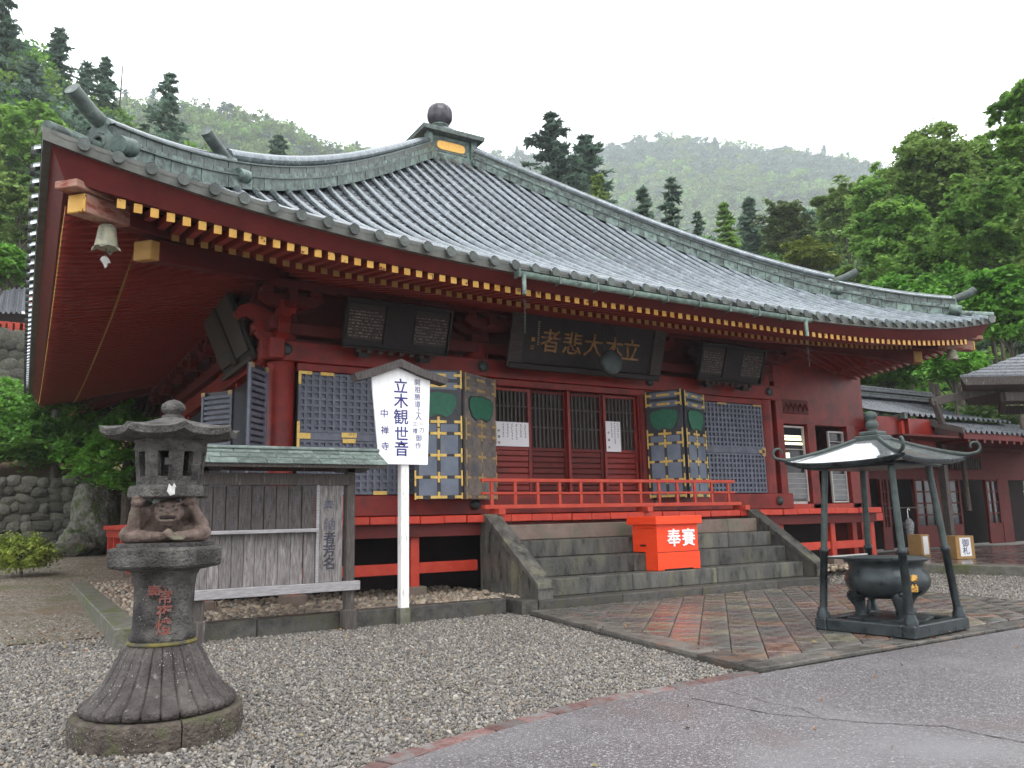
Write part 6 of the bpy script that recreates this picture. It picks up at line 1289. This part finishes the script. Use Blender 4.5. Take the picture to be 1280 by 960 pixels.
# foreground left: maples over the wall
for i, (px, yt, yb, hw, D, n) in enumerate([(70, 500, 590, 110, 30, 9000), (165, 500, 640, 75, 27, 6000), (-30, 470, 600, 80, 31, 5000)]):
    broad('maple_tree', px, yt, yb, hw, D, ['bright green maple spreading above the stone wall', 'green maple hanging low behind the lantern roof', 'bright maple at the left frame edge above the wall'][i], leafC, 20+i, n, .13, base=.6 if i == 1 else 2.7, nclump=60)
q = atY(150, 690, 27); 
for px, lab in ((150, 'dark trunk left of a pair beside the mossy boulder'), (160, 'dark trunk right of a pair nearest the red veranda')):
    q = atY(px, 692, 26.8); t = tag(MB().tube([(q.x, 26.8, .5), (q.x+.1, 26.9, 1.6), (q.x+.05, 27, 3.2), (q.x+.3, 27.1, 4.6)], [.17, .13, .11, .07], 8).build('tree_trunk', barkm), lab, 'tree')
# yellow-green shrub
q = atY(28, 700, 21.5); P_, cl_, cs = crown_pts(6500, (.66, .6, .45), 60, 3, False, .26, .45); t = thing('shrub', (q.x, 21.5, GZ(q.x, 21.5)), 'rounded yellow-green shrub in front of the stone wall', 'shrub')
put(quadmesh('foliage', leaf_quads(P_, .042, .3), leafE), 'foliage', t, (q.x, 21.5, GZ(q.x, 21.5)+.52)); put(bark_tree(1, cl_, (.7, .6, .5), .45, 3, .04, 18).mesh('stems', barkm), 'stems', t, (q.x, 21.5, GZ(q.x, 21.5)))
# left hillside trees one can tell apart
for i, (px, yt, yb, hw, D, m, lab) in enumerate([
    (28, 210, 330, 62, 44, leafD, 'greyish round tree left of the eave corner'), (2, 300, 365, 42, 37, leafC, 'dense green tree hanging over the small tiled roof'), (40, 120, 230, 60, 58, leafA, 'light green tree below the skyline at upper left'),
    (-40, 150, 300, 60, 52, leafA, 'mid green tree at the left frame edge')]):
    broad('hill_tree', px, yt, yb, hw, D, lab, m, 60+i, 4200, .2, nclump=40, base=max(1, atD(px, yb, D).z-3))
for i, (px, yt, hw, h, D, lab) in enumerate([(8, -20, 42, 17, 78, 'tall dark conifer at the upper left corner'), (75, 32, 26, 12, 84, 'dark conifer on the ridge at upper left'), (133, 70, 24, 10, 84, 'ragged conifer rising over the ridge beside a bare pole'),
    (212, 87, 36, 14, 80, 'tall ragged conifer above the near eave corner'), (349, 166, 30, 10, 88, 'dark spreading conifer above the left roof ridge'), (100, 100, 24, 9, 82, 'small conifer left of the bare pole tree')]):
    conifer('conifer', px, yt, hw, h, D, lab, 90+i, nw=18, per=7, nq=26, droop=.1 if i != 4 else .3)
a = atD(152, 82, 84); t = tag(MB().tube([(a.x, a.y, a.z-10), (a.x+.1, a.y, a.z)], [.16, .05], 6).build('dead_tree', barkm), 'thin bare trunk on the ridge at upper left', 'tree')
# behind the roof
for i, (px, yt, hw, h, D, lab, m) in enumerate([(688, 136, 60, 17, 62, 'tall open grey-green conifer behind the roof peak', leafB), (732, 165, 50, 13, 64, 'second crown of the tall conifer pair behind the roof', leafB),
    (748, 215, 26, 9, 50, 'light green conifer over the roof ridge', leafA), (803, 232, 28, 9, 54, 'rounded dark conifer over the right ridge', leafB), (838, 218, 24, 11, 56, 'pointed dark conifer over the right ridge', leafB),
    (872, 262, 18, 7, 56, 'short dark conifer between two taller ones', leafB), (905, 250, 25, 9, 50, 'green conifer nearest the yellow-green trees', leafA), (935, 245, 26, 9, 66, 'faint dark conifer behind the green one', leafB)]):
    conifer('conifer', px, yt, hw, h, D, lab, 120+i, m, nw=20 if i < 2 else 22, per=9 if i < 2 else 7, nq=34 if i < 2 else 16, droop=.02 if i < 2 else .28, bare=.12 if i < 2 else .05)
for i, (px, yt, yb, hw, D, m, n, lf, lab) in enumerate([
    (1170, 158, 300, 66, 42, leafA, 14000, .17, 'big leafy tree with a gap of sky high behind the right eave'), (1225, 230, 360, 62, 36, leafA, 11000, .16, 'spreading tree at right behind the eave tip'),
    (1285, 100, 215, 50, 34, leafA, 7000, .15, 'high tree top entering at the right frame edge'), (1120, 250, 350, 60, 40, leafA, 9000, .17, 'round green tree above the right eave'),
    (1060, 225, 330, 46, 56, leafD, 6500, .2, 'olive green tree with a visible forked trunk'), (985, 248, 330, 40, 60, leafD, 5500, .2, 'yellow-green rounded tree over the right roof ridge'),
    (1010, 300, 345, 40, 48, leafE, 4000, .15, 'small yellowish tree just over the ridge end'), (1160, 340, 440, 90, 34, leafC, 12000, .14, 'bright green tree hanging behind the right eave corner'),
    (1260, 330, 440, 60, 30, leafC, 9000, .13, 'bright green tree above the grey pavilion roof'), (1110, 430, 490, 60, 31, leafC, 6000, .12, 'low green tree over the office roof ridge'), (1340, 220, 420, 80, 33, leafA, 7000, .16, 'large tree beyond the right frame edge'),
    (1190, 430, 480, 50, 29, leafC, 5000, .12, 'low green branches between eave and pavilion roof'), (1228, 168, 300, 52, 44, leafA, 8000, .16, 'tall leafy tree filling the gap left of the frame-edge tree top'),
    (1105, 205, 320, 50, 50, leafA, 7000, .18, 'light green tree stepping down toward the olive tree'), (1275, 205, 350, 60, 38, leafA, 8000, .16, 'dense tree at the right frame edge below the high top'), (1150, 290, 400, 70, 38, leafA, 8000, .16, 'wide green tree low behind the right eave'), (1080, 330, 400, 60, 44, leafA, 7000, .17, 'mid green tree low behind the roof end')]):
    broad('broadleaf_tree', px, yt, yb, hw, D, lab, m, 150+i, n, lf, nclump=58, base=max(0, min(6, atD(px, yb, D).z-4)))
# ---- hills with forest
def hill(name, prof_, D0, D1, z0, drop, m, cols=60, rows=14, back=.5):
    xs_ = np.linspace(prof_[0][0], prof_[-1][0], cols); ys_ = np.interp(xs_, [p[0] for p in prof_], [p[1] for p in prof_]); G = []
    for j in range(rows+4):
        t = j/(rows-1); row = []
        for x, y in zip(xs_, ys_):
            tp = atD(x, y+drop, D1); az = math.atan2(tp.x, tp.y)
            if t <= 1: D = D0+(D1-D0)*t; z = z0+(tp.z-z0)*(t**.92)
            else: D = D1+(D1-D0)*(t-1)*1.5; z = tp.z-(t-1)*(D1-D0)*back
            z += (1-abs(2*min(t, 1)-1))*(D1-D0)*.03*math.sin(x*.013+j*.7)
            row.append((D*math.sin(az), D*math.cos(az), z))
        G.append(row)
    mb = MB(); mb.sheet(G); mb.f = [f[::-1] for f in mb.f]; me = mb.mesh(name, m); tag(put(me, name), kind='structure'); return G
def forest(G, n, smin, smax, rows, label, name, protos, pcon=.15):
    g = np.array(G[:rows]); J, K = g.shape[:2]; u = rng.uniform(0, J-1.001, n); v = rng.uniform(0, K-1.001, n); i = u.astype(int); j = v.astype(int); fu = (u-i)[:, None]; fv = (v-j)[:, None]
    P = g[i, j]*(1-fu)*(1-fv)+g[i+1, j]*fu*(1-fv)+g[i, j+1]*(1-fu)*fv+g[i+1, j+1]*fu*fv
    s = rng.uniform(smin, smax, n); con = rng.random(n) < pcon; nb_ = len(protos[0]); idx = np.where(con, nb_+rng.integers(0, len(protos[1]), n), rng.integers(0, nb_, n))
    w_ = .045*200/np.hypot(P[:, 0], P[:, 1]).mean(); pt_ = np.sin(P[:, 0]*w_+1.3*np.sin(P[:, 1]*w_*.7))+np.sin(P[:, 2]*w_*1.9+P[:, 0]*w_*.6)+rng.normal(0, .5, n); idx = np.where((~con) & (pt_ > (1.35 if w_ > .09 else 1.0)), nb_-1, idx)
    P[:, 2] += np.where(con, 0, s*.5); sc = np.column_stack([s, s, s*rng.uniform(.75, 1.1, n)]); sc[con] *= 1.35
    scatter(name, P, sc, np.column_stack([np.zeros(n), np.zeros(n), rng.uniform(0, 6.28, n)]), protos[0]+protos[1], label=label, cat='forest', idx=idx)
def proto_crown(m, seed, n=420, leaf=.13):
    P_, _, _ = crown_pts(n, (1, 1, .8), 22, seed, True, .36, .6); return quadmesh('crown', leaf_quads(P_, leaf, .55), m)
def proto_con(m, seed): Q, _ = conifer_pts(1.6, .42, seed, .3, 13, 5, 5, .02); return quadmesh('crown', Q, m)
nearP = ([proto_crown(m, 200+i, 900, .085) for i, m in enumerate((leafA, leafA, leafD, leafC, leafB))], [proto_con(leafB, 210+i) for i in range(2)])
farP = ([proto_crown(m, 220+i, 420, .13) for i, m in enumerate((leafA, leafD, leafD, leafA, leafB))], [proto_con(leafB, 230+i) for i in range(2)])
gA = hill('left_hill', [(-500, -120), (-200, -60), (0, 40), (60, 75), (110, 118), (160, 140), (200, 158), (250, 178), (300, 205), (350, 230), (420, 262), (560, 330), (700, 400)], 44, 86, 5.5, 48, hillm)
forest(gA, 1500, 2.0, 3.6, 15, 'mixed green forest covering the near hillside at left', 'near_forest', nearP, .03)
gB = hill('middle_hill', [(-300, 100), (100, 128), (200, 126), (245, 124), (300, 134), (340, 150), (400, 174), (450, 188), (520, 200), (600, 215), (760, 260), (900, 330)], 200, 440, 8, 11, hillm)
forest(gB, 3600, 3.2, 7.5, 15, 'hazy forest on the hill behind the left roof ridge', 'middle_forest', farP, .05)
gC = hill('far_hill', [(100, 260), (300, 225), (400, 198), (450, 190), (520, 187), (600, 192), (640, 190), (700, 197), (760, 183), (800, 173), (830, 171), (880, 178), (930, 184), (1000, 192), (1050, 199), (1110, 207), (1200, 218), (1400, 245), (1800, 280)], 380, 850, 8, 8, hillm, cols=90)
forest(gC, 9000, 5.0, 12, 15, 'pale misty forest on the far hill behind the roof', 'far_forest', farP, .04)
gD = hill('right_hill', [(560, 420), (700, 345), (800, 312), (880, 298), (930, 280), (990, 268), (1050, 250), (1080, 235), (1110, 225), (1200, 215), (1350, 190), (1600, 190), (1900, 230)], 46, 84, 3, 44, hillm)
forest(gD, 1300, 1.8, 3.2, 15, 'yellow-green forest rising behind the right roof end', 'right_forest', nearP, .0)
# ================================================================ haze
hz = bpy.data.materials.new('haze'); hz.use_nodes = True; n = hz.node_tree.nodes; n.remove(n['Principled BSDF']); vol = n.new('ShaderNodeVolumePrincipled'); vol.inputs['Color'].default_value = (.9, .95, 1, 1); vol.inputs['Density'].default_value = .00048; vol.inputs['Anisotropy'].default_value = 0
hz.node_tree.links.new(vol.outputs[0], n['Material Output'].inputs['Volume'])
hb_ = MB().box(-1050, 1300, -50, 1300, -1.5, 500); o = put(hb_.mesh('haze', hz), 'haze'); tag(o, kind='stuff')
